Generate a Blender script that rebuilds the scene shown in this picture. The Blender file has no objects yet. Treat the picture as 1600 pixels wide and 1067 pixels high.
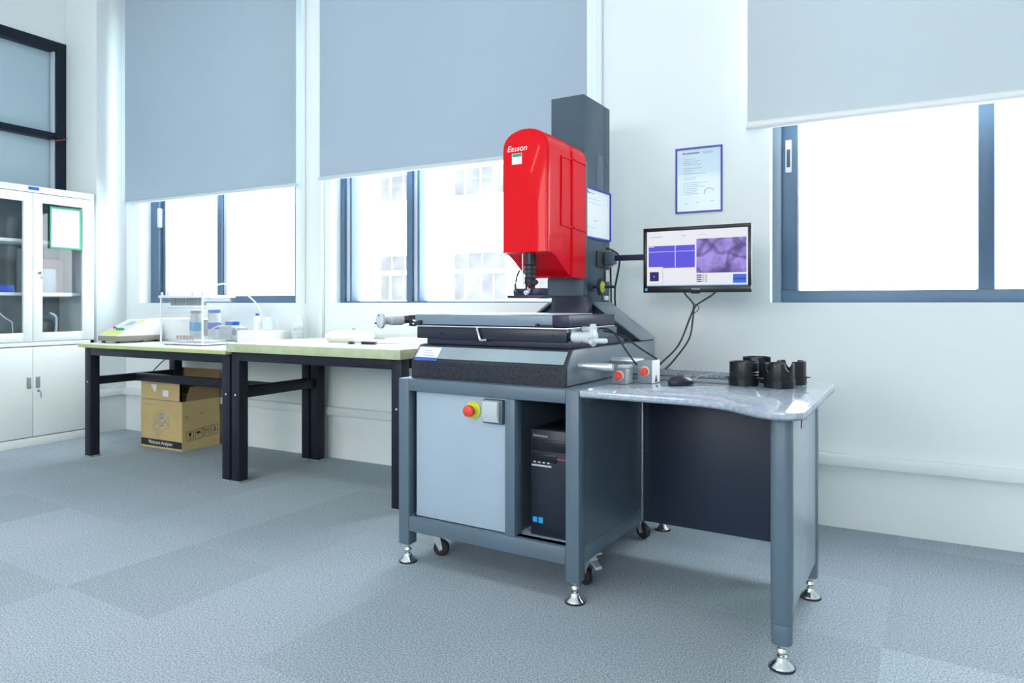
import bpy, bmesh, math, random
from mathutils import Vector, Matrix
random.seed(7)
R = math.radians
PI = math.pi
S = bpy.context.scene
C = S.collection

# ---------------------------------------------------------------- camera
cam_d = bpy.data.cameras.new('camera')
cam = bpy.data.objects.new('camera', cam_d); C.objects.link(cam)
cam_d.sensor_width = 36.0
cam_d.lens = 36.0 * 1090 / 1600
cam_d.shift_y = -59.5 / 1600
cam_d.clip_start = 0.05; cam_d.clip_end = 200
cam.location = (0, 0, 1.0)
cam.rotation_euler = (R(90), 0, R(28.2334))
S.camera = cam

# ---------------------------------------------------------------- world, light, exposure
S.view_settings.view_transform = 'Standard'
S.view_settings.look = 'None'
S.view_settings.gamma = 1.0
S.view_settings.exposure = 0.27
S.view_settings.use_curve_mapping = False
W = bpy.data.worlds.new('overcast_sky'); S.world = W
W.use_nodes = True
bg = W.node_tree.nodes['Background']
bg.inputs[0].default_value = (0.955, 0.985, 1.0, 1)
bg.inputs[1].default_value = 9.0

sun_d = bpy.data.lights.new('sun', 'SUN'); sun_d.energy = 2.0; sun_d.angle = R(8)
sun = bpy.data.objects.new('sun', sun_d); C.objects.link(sun)
sun.location = (0, -4, 20)
sun.rotation_euler = Vector((0.25, 0.80, -0.55)).to_track_quat('-Z', 'Y').to_euler()   # shines on the house opposite, not into the room

CEIL = 3.95
LAMPS = [(-3.4, 1.2, 'white ceiling light panel nearest the workbenches'), (-0.4, 1.2, 'white ceiling light panel nearest the granite desk'),
         (-3.4, -1.8, 'white ceiling light panel at the back of the room, cupboard side'), (-0.4, -1.8, 'white ceiling light panel at the back of the room, desk side')]
LAMP_POWER = 9

# window openings in the back wall: x0, x1
WALL_Y = 3.436
WIN = [(-5.159, -3.492), (-3.186, -1.47), (-0.479, 1.45)]
WZ0, WZ1 = 1.004, 3.15

# ---------------------------------------------------------------- materials
def mat(name, col, rough=0.5, metal=0.0, spec=0.5, coat=0.0, noise=None, bump=None, emit=None, emit_s=0, alpha=1.0, transl=0.0, crough=0.05):
    m = bpy.data.materials.new(name); m.use_nodes = True
    nt = m.node_tree; p = nt.nodes['Principled BSDF']
    c4 = (col[0], col[1], col[2], 1)
    p.inputs['Base Color'].default_value = c4
    p.inputs['Roughness'].default_value = rough
    p.inputs['Metallic'].default_value = metal
    p.inputs['Specular IOR Level'].default_value = spec
    p.inputs['Coat Weight'].default_value = coat
    p.inputs['Coat Roughness'].default_value = crough
    p.inputs['Alpha'].default_value = alpha
    if emit:
        p.inputs['Emission Color'].default_value = (*emit, 1)
        p.inputs['Emission Strength'].default_value = emit_s
    tc = nt.nodes.new('ShaderNodeTexCoord')
    if noise:
        sc, amt = noise[0], noise[1]
        n = nt.nodes.new('ShaderNodeTexNoise'); n.inputs['Scale'].default_value = sc; n.inputs['Detail'].default_value = 4
        nt.links.new(tc.outputs['Object'], n.inputs['Vector'])
        mx = nt.nodes.new('ShaderNodeMix'); mx.data_type = 'RGBA'
        lo = tuple(max(0, x * (1 - amt)) for x in col); hi = tuple(min(1, x * (1 + amt)) for x in col)
        if len(noise) > 2: lo, hi = noise[2], noise[3]
        mr = nt.nodes.new('ShaderNodeMapRange'); mr.inputs[1].default_value = 0.3; mr.inputs[2].default_value = 0.7
        nt.links.new(n.outputs['Fac'], mr.inputs[0]); nt.links.new(mr.outputs[0], mx.inputs[0])
        mx.inputs[6].default_value = (*lo, 1); mx.inputs[7].default_value = (*hi, 1)
        nt.links.new(mx.outputs[2], p.inputs['Base Color'])
    if bump:
        n2 = nt.nodes.new('ShaderNodeTexNoise'); n2.inputs['Scale'].default_value = bump[0]; n2.inputs['Detail'].default_value = 3
        nt.links.new(tc.outputs['Object'], n2.inputs['Vector'])
        b = nt.nodes.new('ShaderNodeBump'); b.inputs['Strength'].default_value = bump[1]; b.inputs['Distance'].default_value = bump[2] if len(bump) > 2 else 0.002
        nt.links.new(n2.outputs['Fac'], b.inputs['Height']); nt.links.new(b.outputs[0], p.inputs['Normal'])
    if transl:
        out = nt.nodes['Material Output']; t = nt.nodes.new('ShaderNodeBsdfTranslucent'); t.inputs[0].default_value = c4
        ms = nt.nodes.new('ShaderNodeMixShader'); ms.inputs[0].default_value = transl
        nt.links.new(p.outputs[0], ms.inputs[1]); nt.links.new(t.outputs[0], ms.inputs[2]); nt.links.new(ms.outputs[0], out.inputs[0])
    return m

def clear_mat(name, tint=(0.95, 0.98, 1.0), gloss=0.06, rough=0.02, body=0.0, bodycol=(0.9, 0.95, 1)):
    m = bpy.data.materials.new(name); m.use_nodes = True
    nt = m.node_tree; nt.nodes.remove(nt.nodes['Principled BSDF']); out = nt.nodes['Material Output']
    t = nt.nodes.new('ShaderNodeBsdfTransparent'); t.inputs[0].default_value = (*tint, 1)
    g = nt.nodes.new('ShaderNodeBsdfGlossy'); g.inputs['Roughness'].default_value = rough
    ms = nt.nodes.new('ShaderNodeMixShader')
    fr = nt.nodes.new('ShaderNodeLayerWeight'); fr.inputs[0].default_value = 0.5
    pw_ = nt.nodes.new('ShaderNodeMath'); pw_.operation = 'POWER'; pw_.inputs[1].default_value = 5.0
    mu = nt.nodes.new('ShaderNodeMath'); mu.operation = 'MULTIPLY_ADD'; mu.inputs[1].default_value = 0.7; mu.inputs[2].default_value = gloss * 0.5
    nt.links.new(fr.outputs['Facing'], pw_.inputs[0]); nt.links.new(pw_.outputs[0], mu.inputs[0]); nt.links.new(mu.outputs[0], ms.inputs[0])
    nt.links.new(t.outputs[0], ms.inputs[1]); nt.links.new(g.outputs[0], ms.inputs[2])
    last = ms
    if body:
        d = nt.nodes.new('ShaderNodeBsdfDiffuse'); d.inputs[0].default_value = (*bodycol, 1)
        m2 = nt.nodes.new('ShaderNodeMixShader'); m2.inputs[0].default_value = body
        nt.links.new(last.outputs[0], m2.inputs[1]); nt.links.new(d.outputs[0], m2.inputs[2]); last = m2
    nt.links.new(last.outputs[0], out.inputs[0])
    return m

def carpet_mat():
    m = bpy.data.materials.new('carpet_tiles'); m.use_nodes = True
    nt = m.node_tree; p = nt.nodes['Principled BSDF']; L = nt.links.new
    p.inputs['Roughness'].default_value = 0.95; p.inputs['Specular IOR Level'].default_value = 0.1
    tc = nt.nodes.new('ShaderNodeTexCoord')
    sc = nt.nodes.new('ShaderNodeVectorMath'); sc.operation = 'SCALE'; sc.inputs['Scale'].default_value = 2.0
    mp = nt.nodes.new('ShaderNodeMapping'); mp.inputs['Rotation'].default_value = (0, 0, R(3)); mp.inputs['Location'].default_value = (0.13, 0.21, 0)
    L(tc.outputs['Object'], mp.inputs[0]); L(mp.outputs[0], sc.inputs[0])
    fl = nt.nodes.new('ShaderNodeVectorMath'); fl.operation = 'FLOOR'; L(sc.outputs[0], fl.inputs[0])
    wn = nt.nodes.new('ShaderNodeTexWhiteNoise'); wn.noise_dimensions = '2D'; L(fl.outputs[0], wn.inputs['Vector'])
    mr = nt.nodes.new('ShaderNodeMapRange'); mr.inputs[3].default_value = 0.88; mr.inputs[4].default_value = 1.05; L(wn.outputs['Value'], mr.inputs[0])
    # pile: fine speckle stretched differently per tile direction
    n1 = nt.nodes.new('ShaderNodeTexNoise'); n1.inputs['Scale'].default_value = 185; n1.inputs['Detail'].default_value = 5; n1.inputs['Roughness'].default_value = 0.7; L(tc.outputs['Object'], n1.inputs['Vector'])
    r1 = nt.nodes.new('ShaderNodeMapRange'); r1.inputs[1].default_value = 0.40; r1.inputs[2].default_value = 0.60; r1.inputs[3].default_value = 0.62; r1.inputs[4].default_value = 1.38; L(n1.outputs['Fac'], r1.inputs[0])
    n2 = nt.nodes.new('ShaderNodeTexNoise'); n2.inputs['Scale'].default_value = 1.3; n2.inputs['Detail'].default_value = 3; L(tc.outputs['Object'], n2.inputs['Vector'])
    r2 = nt.nodes.new('ShaderNodeMapRange'); r2.inputs[1].default_value = 0.35; r2.inputs[2].default_value = 0.65; L(n2.outputs['Fac'], r2.inputs[0])
    mx = nt.nodes.new('ShaderNodeMix'); mx.data_type = 'RGBA'
    mx.inputs[6].default_value = (0.35, 0.425, 0.46, 1); mx.inputs[7].default_value = (0.385, 0.435, 0.49, 1)
    L(r2.outputs[0], mx.inputs[0])
    mu = nt.nodes.new('ShaderNodeMath'); mu.operation = 'MULTIPLY'; L(mr.outputs[0], mu.inputs[0]); L(r1.outputs[0], mu.inputs[1])
    vs = nt.nodes.new('ShaderNodeVectorMath'); vs.operation = 'SCALE'; L(mx.outputs[2], vs.inputs[0]); L(mu.outputs[0], vs.inputs['Scale'])
    L(vs.outputs[0], p.inputs['Base Color'])
    return m

M = {}
M['carpet'] = carpet_mat()
M['wall'] = mat('white_wall_paint', (0.80, 0.86, 0.865), 0.7, noise=(0.9, 0, (0.775, 0.855, 0.855), (0.835, 0.865, 0.88)), bump=(30, 0.08))
M['ceiling'] = mat('ceiling_paint', (0.85, 0.87, 0.88), 0.8)
M['trunk'] = mat('white_plastic_trunking', (0.78, 0.84, 0.85), 0.4)
M['sill'] = mat('white_gloss_paint', (0.86, 0.88, 0.88), 0.4)
M['winframe'] = mat('blue_grey_aluminium', (0.085, 0.145, 0.225), 0.4, spec=0.4, noise=(2, 0.12))
M['winlight'] = mat('pale_grey_aluminium', (0.55, 0.63, 0.72), 0.35)
M['darkframe'] = mat('near_black_window_frame', (0.008, 0.016, 0.032), 0.45, spec=0.25)
M['glass'] = clear_mat('window_glass')
M['filmglass'] = mat('blue_window_film', (0.44, 0.60, 0.68), 0.35, coat=0.25, noise=(0.5, 0, (0.40, 0.54, 0.65), (0.50, 0.66, 0.72)))
M['blind'] = mat('roller_blind_fabric', (0.43, 0.52, 0.61), 0.9, transl=0.12, noise=(0.7, 0, (0.42, 0.51, 0.62), (0.45, 0.545, 0.61)), bump=(400, 0.1, 0.0005))
M['blind_lit'] = mat('lit_roller_blind_fabric', (0.60, 0.68, 0.71), 0.9, transl=0.12, noise=(0.7, 0, (0.58, 0.66, 0.72), (0.62, 0.70, 0.71)), bump=(400, 0.1, 0.0005))  # same fabric as the other blinds; stronger light put into a paler colour
M['bar'] = mat('blind_bar_white', (0.80, 0.84, 0.84), 0.35)
M['barg'] = mat('blind_bar_grey', (0.60, 0.68, 0.72), 0.5)
M['frame'] = mat('blue_grey_powder_coat', (0.105, 0.155, 0.205), 0.38, spec=0.5, noise=(3, 0.06), bump=(350, 0.06, 0.0005))
M['frame2'] = mat('slate_powder_coat', (0.085, 0.125, 0.165), 0.35, noise=(3, 0.08), bump=(350, 0.06, 0.0005))
M['panel'] = mat('pale_blue_steel_panel', (0.40, 0.49, 0.59), 0.38, noise=(1.5, 0.07), bump=(300, 0.05, 0.0005))
M['navy'] = mat('dark_navy_panel', (0.028, 0.038, 0.066), 0.35, noise=(2, 0.15))
M['endpanel'] = mat('satin_grey_panel', (0.46, 0.54, 0.58), 0.26, metal=0.5, bump=(200, 0.04, 0.0005))
M['granite'] = mat('dark_granite', (0.10, 0.11, 0.13), 0.42, spec=0.25, noise=(220, 0, (0.008, 0.010, 0.018), (0.048, 0.054, 0.068)))
M['bevelpaint'] = mat('pale_blue_grey_casting', (0.27, 0.36, 0.42), 0.3, noise=(5, 0.12))
M['granite_lt'] = mat('grey_painted_casting', (0.16, 0.20, 0.235), 0.3, noise=(5, 0.1))
M['desktop'] = mat('polished_granite_desktop', (0.40, 0.46, 0.55), 0.10, coat=0.4, noise=(70, 0, (0.30, 0.36, 0.44), (0.52, 0.57, 0.64)))
M['deskedge'] = mat('granite_edge', (0.16, 0.22, 0.28), 0.3, noise=(120, 0.4))
M['chrome'] = mat('chrome', (0.78, 0.80, 0.80), 0.14, metal=1.0)
M['brushed'] = mat('brushed_aluminium', (0.72, 0.76, 0.80), 0.32, metal=0.8)
M['silverpaint'] = mat('silver_grey_paint', (0.62, 0.68, 0.72), 0.3)
M['rubber'] = mat('black_rubber', (0.02, 0.02, 0.025), 0.6)
M['black'] = mat('black_plastic', (0.007, 0.009, 0.014), 0.3, spec=0.35)
M['blacksat'] = mat('black_anodised_metal', (0.016, 0.021, 0.036), 0.32, spec=0.4)
M['purple'] = mat('dark_plum_metal', (0.026, 0.029, 0.060), 0.35, spec=0.35)
M['stage'] = mat('blue_grey_stage_paint', (0.19, 0.26, 0.33), 0.35)
M['column'] = mat('slate_column_paint', (0.052, 0.090, 0.125), 0.42, spec=0.35, noise=(3, 0.06), bump=(350, 0.05, 0.0005))
M['red'] = mat('glossy_red_shell', (0.76, 0.0, 0.008), 0.3, coat=0.2, crough=0.05, spec=0.1)
M['redbtn'] = mat('red_push_button', (0.85, 0.06, 0.03), 0.4)
M['yellow'] = mat('yellow_ring', (0.72, 0.80, 0.04), 0.5)
M['lime'] = mat('lime_ring', (0.5, 0.65, 0.06), 0.5)
M['white'] = mat('white_plastic', (0.85, 0.87, 0.87), 0.4)
M['paper'] = mat('white_paper', (0.88, 0.89, 0.90), 0.6)
M['paperb'] = mat('pale_blue_sheet', (0.56, 0.72, 0.84), 0.3, coat=0.5)
M['ink'] = mat('grey_ink', (0.22, 0.30, 0.38), 0.7)
M['inkred'] = mat('red_ink', (0.55, 0.05, 0.10), 0.6)
M['dkink'] = mat('black_ink', (0.02, 0.02, 0.02), 0.7)
M['bluefr'] = mat('royal_blue_frame', (0.015, 0.02, 0.42), 0.35)
M['blue'] = mat('bright_blue_plastic', (0.005, 0.10, 0.62), 0.35)
M['cyan'] = mat('light_blue_sticker', (0.02, 0.35, 0.75), 0.4)
M['green'] = mat('green_plastic', (0.02, 0.30, 0.16), 0.5)
M['greenb'] = mat('green_document_border', (0.03, 0.34, 0.20), 0.5)
M['steelwhite'] = mat('white_enamelled_steel', (0.87, 0.90, 0.88), 0.28, noise=(1.2, 0.02))
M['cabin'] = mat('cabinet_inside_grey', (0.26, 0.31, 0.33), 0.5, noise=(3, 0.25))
M['seam'] = mat('dark_seam', (0.06, 0.08, 0.10), 0.7)
M['benchblk'] = mat('black_bench_steel', (0.011, 0.014, 0.027), 0.45, spec=0.3, noise=(6, 0.2))
M['benchtop'] = mat('pale_laminate', (0.80, 0.80, 0.70), 0.35, noise=(5, 0.02))
M['benchedge'] = mat('lime_laminate_edge', (0.50, 0.58, 0.22), 0.45, noise=(8, 0.1))
M['benchedge2'] = mat('pale_olive_laminate_edge', (0.50, 0.57, 0.34), 0.5, noise=(14, 0, (0.44, 0.52, 0.27), (0.58, 0.64, 0.44)))
M['card'] = mat('brown_cardboard', (0.60, 0.44, 0.20), 0.8, noise=(6, 0.07), bump=(60, 0.1))
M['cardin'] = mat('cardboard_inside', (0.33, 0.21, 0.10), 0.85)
M['wire'] = mat('black_cable', (0.015, 0.02, 0.025), 0.45)
M['clear'] = clear_mat('clear_acrylic', (0.985, 0.99, 0.995), 0.08, 0.03, body=0.03)
M['frost'] = clear_mat('frosted_plastic', (0.9, 0.95, 0.97), 0.2, 0.2, body=0.5)
M['tube'] = mat('white_silicone_tube', (0.85, 0.87, 0.88), 0.4)
M['grey'] = mat('mid_grey_plastic', (0.30, 0.34, 0.36), 0.4)
M['boxgrey'] = mat('grey_control_box', (0.20, 0.24, 0.27), 0.4)
M['ltgrey'] = mat('light_grey_plastic', (0.55, 0.60, 0.62), 0.4)
M['taupe'] = mat('steel_base_taupe', (0.25, 0.24, 0.21), 0.45)
M['cream'] = mat('cream_plastic', (0.80, 0.77, 0.72), 0.4)
M['house'] = mat('white_rendered_facade', (0.88, 0.88, 0.87), 0.9)
M['housewin'] = mat('pale_grey_house_window', (0.084, 0.086, 0.092), 1.0, spec=0.0, noise=(1.5, 0.3))
M['housefr'] = mat('grey_house_window_frame', (0.5, 0.5, 0.5), 0.6)
M['lamp'] = mat('lamp_diffuser', (1, 1, 1), 0.5, emit=(0.97, 1.0, 0.99), emit_s=1.5)
M['scr_white'] = mat('screen_white', (0, 0, 0), 0.3, emit=(0.93, 0.93, 1.0), emit_s=0.72)
M['scr_blue'] = mat('screen_violet_blue', (0, 0, 0), 0.3, emit=(0.12, 0.10, 0.80), emit_s=0.72)
M['scr_line'] = mat('screen_line', (0, 0, 0), 0.3, emit=(0.55, 0.55, 1.0), emit_s=0.8)
M['scr_dark'] = mat('screen_dark', (0, 0, 0), 0.3, emit=(0.03, 0.02, 0.20), emit_s=0.7)
M['scr_grey'] = mat('screen_grey', (0, 0, 0), 0.3, emit=(0.45, 0.45, 0.60), emit_s=0.7)
M['scr_cyan'] = mat('screen_taskbar', (0, 0, 0), 0.3, emit=(0.25, 0.55, 0.85), emit_s=0.7)
M['scr_yel'] = mat('screen_yellow', (0, 0, 0), 0.3, emit=(0.5, 0.5, 0.15), emit_s=0.7)
M['scr_b2'] = mat('screen_bright_blue', (0, 0, 0), 0.3, emit=(0.06, 0.18, 0.85), emit_s=0.7)
def scr_tex():
    m = bpy.data.materials.new('screen_micrograph'); m.use_nodes = True
    nt = m.node_tree; p = nt.nodes['Principled BSDF']; L = nt.links.new
    p.inputs['Base Color'].default_value = (0, 0, 0, 1); p.inputs['Roughness'].default_value = 0.3
    tc = nt.nodes.new('ShaderNodeTexCoord')
    n = nt.nodes.new('ShaderNodeTexNoise'); n.inputs['Scale'].default_value = 22; n.inputs['Detail'].default_value = 4; L(tc.outputs['Object'], n.inputs['Vector'])
    mu = None
    prev = n.outputs['Fac']
    for rot, scl, dis in ((1.1, 3.6, 9.0), (-0.85, 3.0, 10.0), (-0.35, 2.3, 8.0)):
        mp = nt.nodes.new('ShaderNodeMapping'); mp.inputs['Rotation'].default_value = (0, rot, 0); L(tc.outputs['Object'], mp.inputs[0])
        wv = nt.nodes.new('ShaderNodeTexWave'); wv.inputs['Scale'].default_value = scl; wv.inputs['Distortion'].default_value = dis; wv.inputs['Detail Scale'].default_value = 1.5
        L(mp.outputs[0], wv.inputs['Vector'])
        r = nt.nodes.new('ShaderNodeMapRange'); r.inputs[1].default_value = 0.0; r.inputs[2].default_value = 0.16; r.inputs[3].default_value = 0.45; L(wv.outputs['Fac'], r.inputs[0])
        mu = nt.nodes.new('ShaderNodeMath'); mu.operation = 'MULTIPLY'; L(prev, mu.inputs[0]); L(r.outputs[0], mu.inputs[1]); prev = mu.outputs[0]
    cr = nt.nodes.new('ShaderNodeValToRGB'); cr.color_ramp.elements[0].color = (0.045, 0.03, 0.15, 1); cr.color_ramp.elements[1].color = (0.42, 0.32, 0.88, 1)
    cr.color_ramp.elements[1].position = 0.6
    L(mu.outputs[0], cr.inputs[0]); L(cr.outputs[0], p.inputs['Emission Color']); p.inputs['Emission Strength'].default_value = 0.75
    return m
M['scr_tex'] = scr_tex()
for k_, m_ in M.items():
    if k_.startswith('scr_'): m_.node_tree.nodes['Principled BSDF'].inputs['Specular IOR Level'].default_value = 0.1

# ---------------------------------------------------------------- mesh helpers
class B:
    """collects shapes into one bmesh"""
    def __init__(s): s.bm = bmesh.new(); s.mi = 0
    def _set(s, fs):
        for f in fs: f.material_index = s.mi
    def box(s, x0, x1, y0, y1, z0, z1, bev=0.0, seg=2, mtx=None):
        t = bmesh.new()
        bmesh.ops.create_cube(t, size=1)
        for v in t.verts:
            v.co = Vector(((x0 + x1) / 2 + v.co.x * (x1 - x0), (y0 + y1) / 2 + v.co.y * (y1 - y0), (z0 + z1) / 2 + v.co.z * (z1 - z0)))
        if bev: bmesh.ops.bevel(t, geom=list(t.edges), offset=bev, segments=seg, affect='EDGES', profile=0.5)
        return s._merge(t, mtx)
    def _merge(s, t, mtx=None):
        if mtx is not None: t.transform(mtx)
        me = bpy.data.meshes.new('tmp'); 
        for f in t.faces: f.material_index = s.mi
        t.to_mesh(me); t.free(); s.bm.from_mesh(me); bpy.data.meshes.remove(me)
        return s
    def cyl(s, p0, p1, r0, r1=None, n=24, bev=0):
        r1 = r0 if r1 is None else r1
        p0 = Vector(p0); p1 = Vector(p1); d = p1 - p0
        t = bmesh.new()
        bmesh.ops.create_cone(t, cap_ends=True, segments=n, radius1=r0, radius2=r1, depth=d.length)
        if bev:
            es = [e for e in t.edges if all(len(f.verts) > 4 or len(f.verts) == 4 for f in e.link_faces) and any(len(f.verts) > 4 for f in e.link_faces)]
            bmesh.ops.bevel(t, geom=es, offset=bev, segments=2, affect='EDGES', profile=0.5)
        q = Vector((0, 0, 1)).rotation_difference(d.normalized())
        return s._merge(t, Matrix.Translation((p0 + p1) / 2) @ q.to_matrix().to_4x4())
    def sphere(s, c, r, n=16, sc=(1, 1, 1)):
        t = bmesh.new(); bmesh.ops.create_uvsphere(t, u_segments=n, v_segments=max(6, n // 2), radius=r)
        return s._merge(t, Matrix.Translation(c) @ Matrix.Diagonal((*sc, 1)))
    def lathe(s, prof, c=(0, 0, 0), axis=(0, 0, 1), n=28):
        t = bmesh.new(); rings = []
        for r, z in prof:
            if r < 1e-5: rings.append([t.verts.new((0, 0, z))])
            else: rings.append([t.verts.new((r * math.cos(2 * PI * i / n), r * math.sin(2 * PI * i / n), z)) for i in range(n)])
        for a, b in zip(rings, rings[1:]):
            for i in range(n):
                j = (i + 1) % n
                if len(a) == 1 and len(b) == 1: continue
                if len(a) == 1: t.faces.new((a[0], b[i], b[j]))
                elif len(b) == 1: t.faces.new((a[i], a[j], b[0]))
                else: t.faces.new((a[i], a[j], b[j], b[i]))
        for rg in (rings[0], rings[-1]):
            if len(rg) > 2:
                try: t.faces.new(rg)
                except ValueError: pass
        bmesh.ops.recalc_face_normals(t, faces=list(t.faces))
        q = Vector((0, 0, 1)).rotation_difference(Vector(axis).normalized())
        return s._merge(t, Matrix.Translation(c) @ q.to_matrix().to_4x4())
    def prism(s, pts, o, r, u, n, depth, bev=0):
        """2-D outline pts in plane (r,u) at o, extruded along n"""
        t = bmesh.new(); o, r, u, n = Vector(o), Vector(r), Vector(u), Vector(n)
        a = [t.verts.new(o + r * p[0] + u * p[1]) for p in pts]
        b = [t.verts.new(o + r * p[0] + u * p[1] + n * depth) for p in pts]
        k = len(pts)
        f0 = t.faces.new(a); f1 = t.faces.new(b[::-1])
        for i in range(k): t.faces.new((a[i], b[i], b[(i + 1) % k], a[(i + 1) % k]))
        bmesh.ops.recalc_face_normals(t, faces=list(t.faces))
        if bev:
            bmesh.ops.bevel(t, geom=[e for f in (f0, f1) if f.is_valid for e in f.edges], offset=bev, segments=2, affect='EDGES', profile=0.5)
        return s._merge(t)
    def tube(s, pts, r, n=8, smooth=True):
        pts = [Vector(p) for p in pts]
        if smooth and len(pts) > 2:
            q = [pts[0]] ; P = [pts[0]] + pts + [pts[-1]]
            for i in range(1, len(P) - 2):
                for k in range(1, 7):
                    t = k / 6.0; a, b, c, d = P[i - 1], P[i], P[i + 1], P[i + 2]
                    q.append(0.5 * ((2 * b) + (-a + c) * t + (2 * a - 5 * b + 4 * c - d) * t * t + (-a + 3 * b - 3 * c + d) * t ** 3))
            pts = q
        t = bmesh.new(); rings = []
        up = Vector((0.13, 0.31, 0.94)).normalized()
        for i, p in enumerate(pts):
            d = (pts[min(i + 1, len(pts) - 1)] - pts[max(i - 1, 0)])
            if d.length < 1e-9: continue
            d.normalize(); a = d.cross(up)
            if a.length < 1e-3: a = d.cross(Vector((1, 0, 0)))
            a.normalize(); b = d.cross(a); up = -b if b.dot(up) < 0 else b
            rings.append([t.verts.new(p + r * (a * math.cos(2 * PI * k / n) + b * math.sin(2 * PI * k / n))) for k in range(n)])
            up = Vector((0.13, 0.31, 0.94)).normalized()
        for x, y in zip(rings, rings[1:]):
            for k in range(n): t.faces.new((x[k], x[(k + 1) % n], y[(k + 1) % n], y[k]))
        t.faces.new(rings[0]); t.faces.new(rings[-1])
        bmesh.ops.recalc_face_normals(t, faces=list(t.faces))
        return s._merge(t)
    def plate(s, o, r, u, x0, x1, y0, y1, th=0.0008, off=0.0):
        """thin plate in plane (r,u) standing th out of the surface along r x u"""
        o, r, u = Vector(o), Vector(r).normalized(), Vector(u).normalized(); n = r.cross(u)
        return s.prism([(x0, y0), (x1, y0), (x1, y1), (x0, y1)], o + n * off, r, u, n, th)
    def ring(s, o, r, u, rad, w, th=0.0008, a0=0, a1=360, off=0, n=24):
        o, r, u = Vector(o), Vector(r).normalized(), Vector(u).normalized(); nn = r.cross(u)
        for i in range(n):
            b0 = R(a0 + (a1 - a0) * i / n); b1 = R(a0 + (a1 - a0) * (i + 1) / n)
            pt = [(rad * math.cos(b0), rad * math.sin(b0)), (rad * math.cos(b1), rad * math.sin(b1)),
                  ((rad - w) * math.cos(b1), (rad - w) * math.sin(b1)), ((rad - w) * math.cos(b0), (rad - w) * math.sin(b0))]
            s.prism(pt, o + nn * off, r, u, nn, th)
        return s
    def line(s, o, r, u, a, b, w, th=0.0008, off=0.0):
        a, b = Vector(a), Vector(b); d = (b - a).normalized() * w / 2; p = Vector((-d.y, d.x))
        o, r, u = Vector(o), Vector(r).normalized(), Vector(u).normalized(); n = r.cross(u)
        return s.prism([tuple(a - p), tuple(b - p), tuple(b + p), tuple(a + p)], o + n * off, r, u, n, th)
    def text(s, txt, o, r, u, size, th=0.0006, off=0.0, align='CENTER', sx=1.0, shear=0.0):
        cu = bpy.data.curves.new('txt', 'FONT'); cu.body = txt; cu.size = size; cu.align_x = align; cu.align_y = 'CENTER'; cu.extrude = th / 2; cu.shear = shear
        ob = bpy.data.objects.new('txt', cu); me = bpy.data.meshes.new_from_object(ob)
        o, r, u = Vector(o), Vector(r).normalized(), Vector(u).normalized(); n = r.cross(u)
        mt = Matrix(((r.x, u.x, n.x, o.x), (r.y, u.y, n.y, o.y), (r.z, u.z, n.z, o.z), (0, 0, 0, 1))) @ Matrix.Translation((0, 0, off + th / 2)) @ Matrix.Diagonal((sx, 1, 1, 1))
        me.transform(mt); 
        k = len(s.bm.faces); s.bm.from_mesh(me); s.bm.faces.ensure_lookup_table()
        for f in s.bm.faces[k:]: f.material_index = s.mi
        bpy.data.meshes.remove(me); bpy.data.objects.remove(ob); bpy.data.curves.remove(cu)
        return s
    def link(s, name, mats, parent=None, off=(0, 0, 0), smooth=True):
        if not isinstance(mats, (list, tuple)): mats = [mats]
        if any(off): s.bm.transform(Matrix.Translation(-Vector(off)))
        me = bpy.data.meshes.new(name); s.bm.to_mesh(me); s.bm.free()
        for m in mats: me.materials.append(M[m])
        if smooth and len(me.polygons):
            me.polygons.foreach_set('use_smooth', [True] * len(me.polygons))
            me.set_sharp_from_angle(angle=R(32))
        o = bpy.data.objects.new(name, me); C.objects.link(o)
        if parent is not None: o.parent = parent
        return o

def tag(o, label=None, cat=None, group=None, kind=None):
    if label: o['label'] = label
    if cat: o['category'] = cat
    if group: o['group'] = group
    if kind: o['kind'] = kind
    return o

# machine frame: turned 3 degrees clockwise about its front left cabinet corner
MO = Vector((-1.664, 2.171, 0)); MA = R(-3.0)
def toW(p):
    return Vector((MO.x + math.cos(MA) * p[0] - math.sin(MA) * p[1], MO.y + math.sin(MA) * p[0] + math.cos(MA) * p[1], p[2]))
class Thing:
    def __init__(s, name, label, cat, loc, frame='R', group=None, rz=0):
        s.loc = Vector(loc); s.o = bpy.data.objects.new(name, None); C.objects.link(s.o)
        s.o.empty_display_size = 0.05
        s.o.location = toW(loc) if frame == 'M' else loc
        s.o.rotation_euler = (0, 0, (MA if frame == 'M' else 0) + rz)
        tag(s.o, label, cat, group)
    def part(s, name, b, m, parent=None, label=None, kind=None, smooth=True):
        o = b.link(name, m, parent if parent is not None else s.o, tuple(s.loc), smooth)
        if label: o['label'] = label
        if kind: o['kind'] = kind
        return o
def single(name, b, m, label, cat, frame='R', loc=(0, 0, 0), group=None, kind=None, smooth=True):
    o = b.link(name, m, None, loc, smooth)
    o.location = toW(loc) if frame == 'M' else loc
    if frame == 'M': o.rotation_euler = (0, 0, MA)
    return tag(o, label, cat, group, kind)
def struct(name, b, m, parent=None, smooth=True):
    o = b.link(name, m, parent, (0, 0, 0), smooth)
    if parent is None: o['kind'] = 'structure'
    return o
def copy_tree(root, loc, rz, label=None, group=None):
    r = root.copy(); C.objects.link(r); r.location = loc; r.rotation_euler = (0, 0, rz)
    if label: r['label'] = label
    if group: r['group'] = group
    for ch in list(root.children):
        c = ch.copy(); C.objects.link(c); c.parent = r
        for g in ch.children:
            d = g.copy(); C.objects.link(d); d.parent = c
    return r
X, Y, Z = Vector((1, 0, 0)), Vector((0, 1, 0)), Vector((0, 0, 1))

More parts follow.
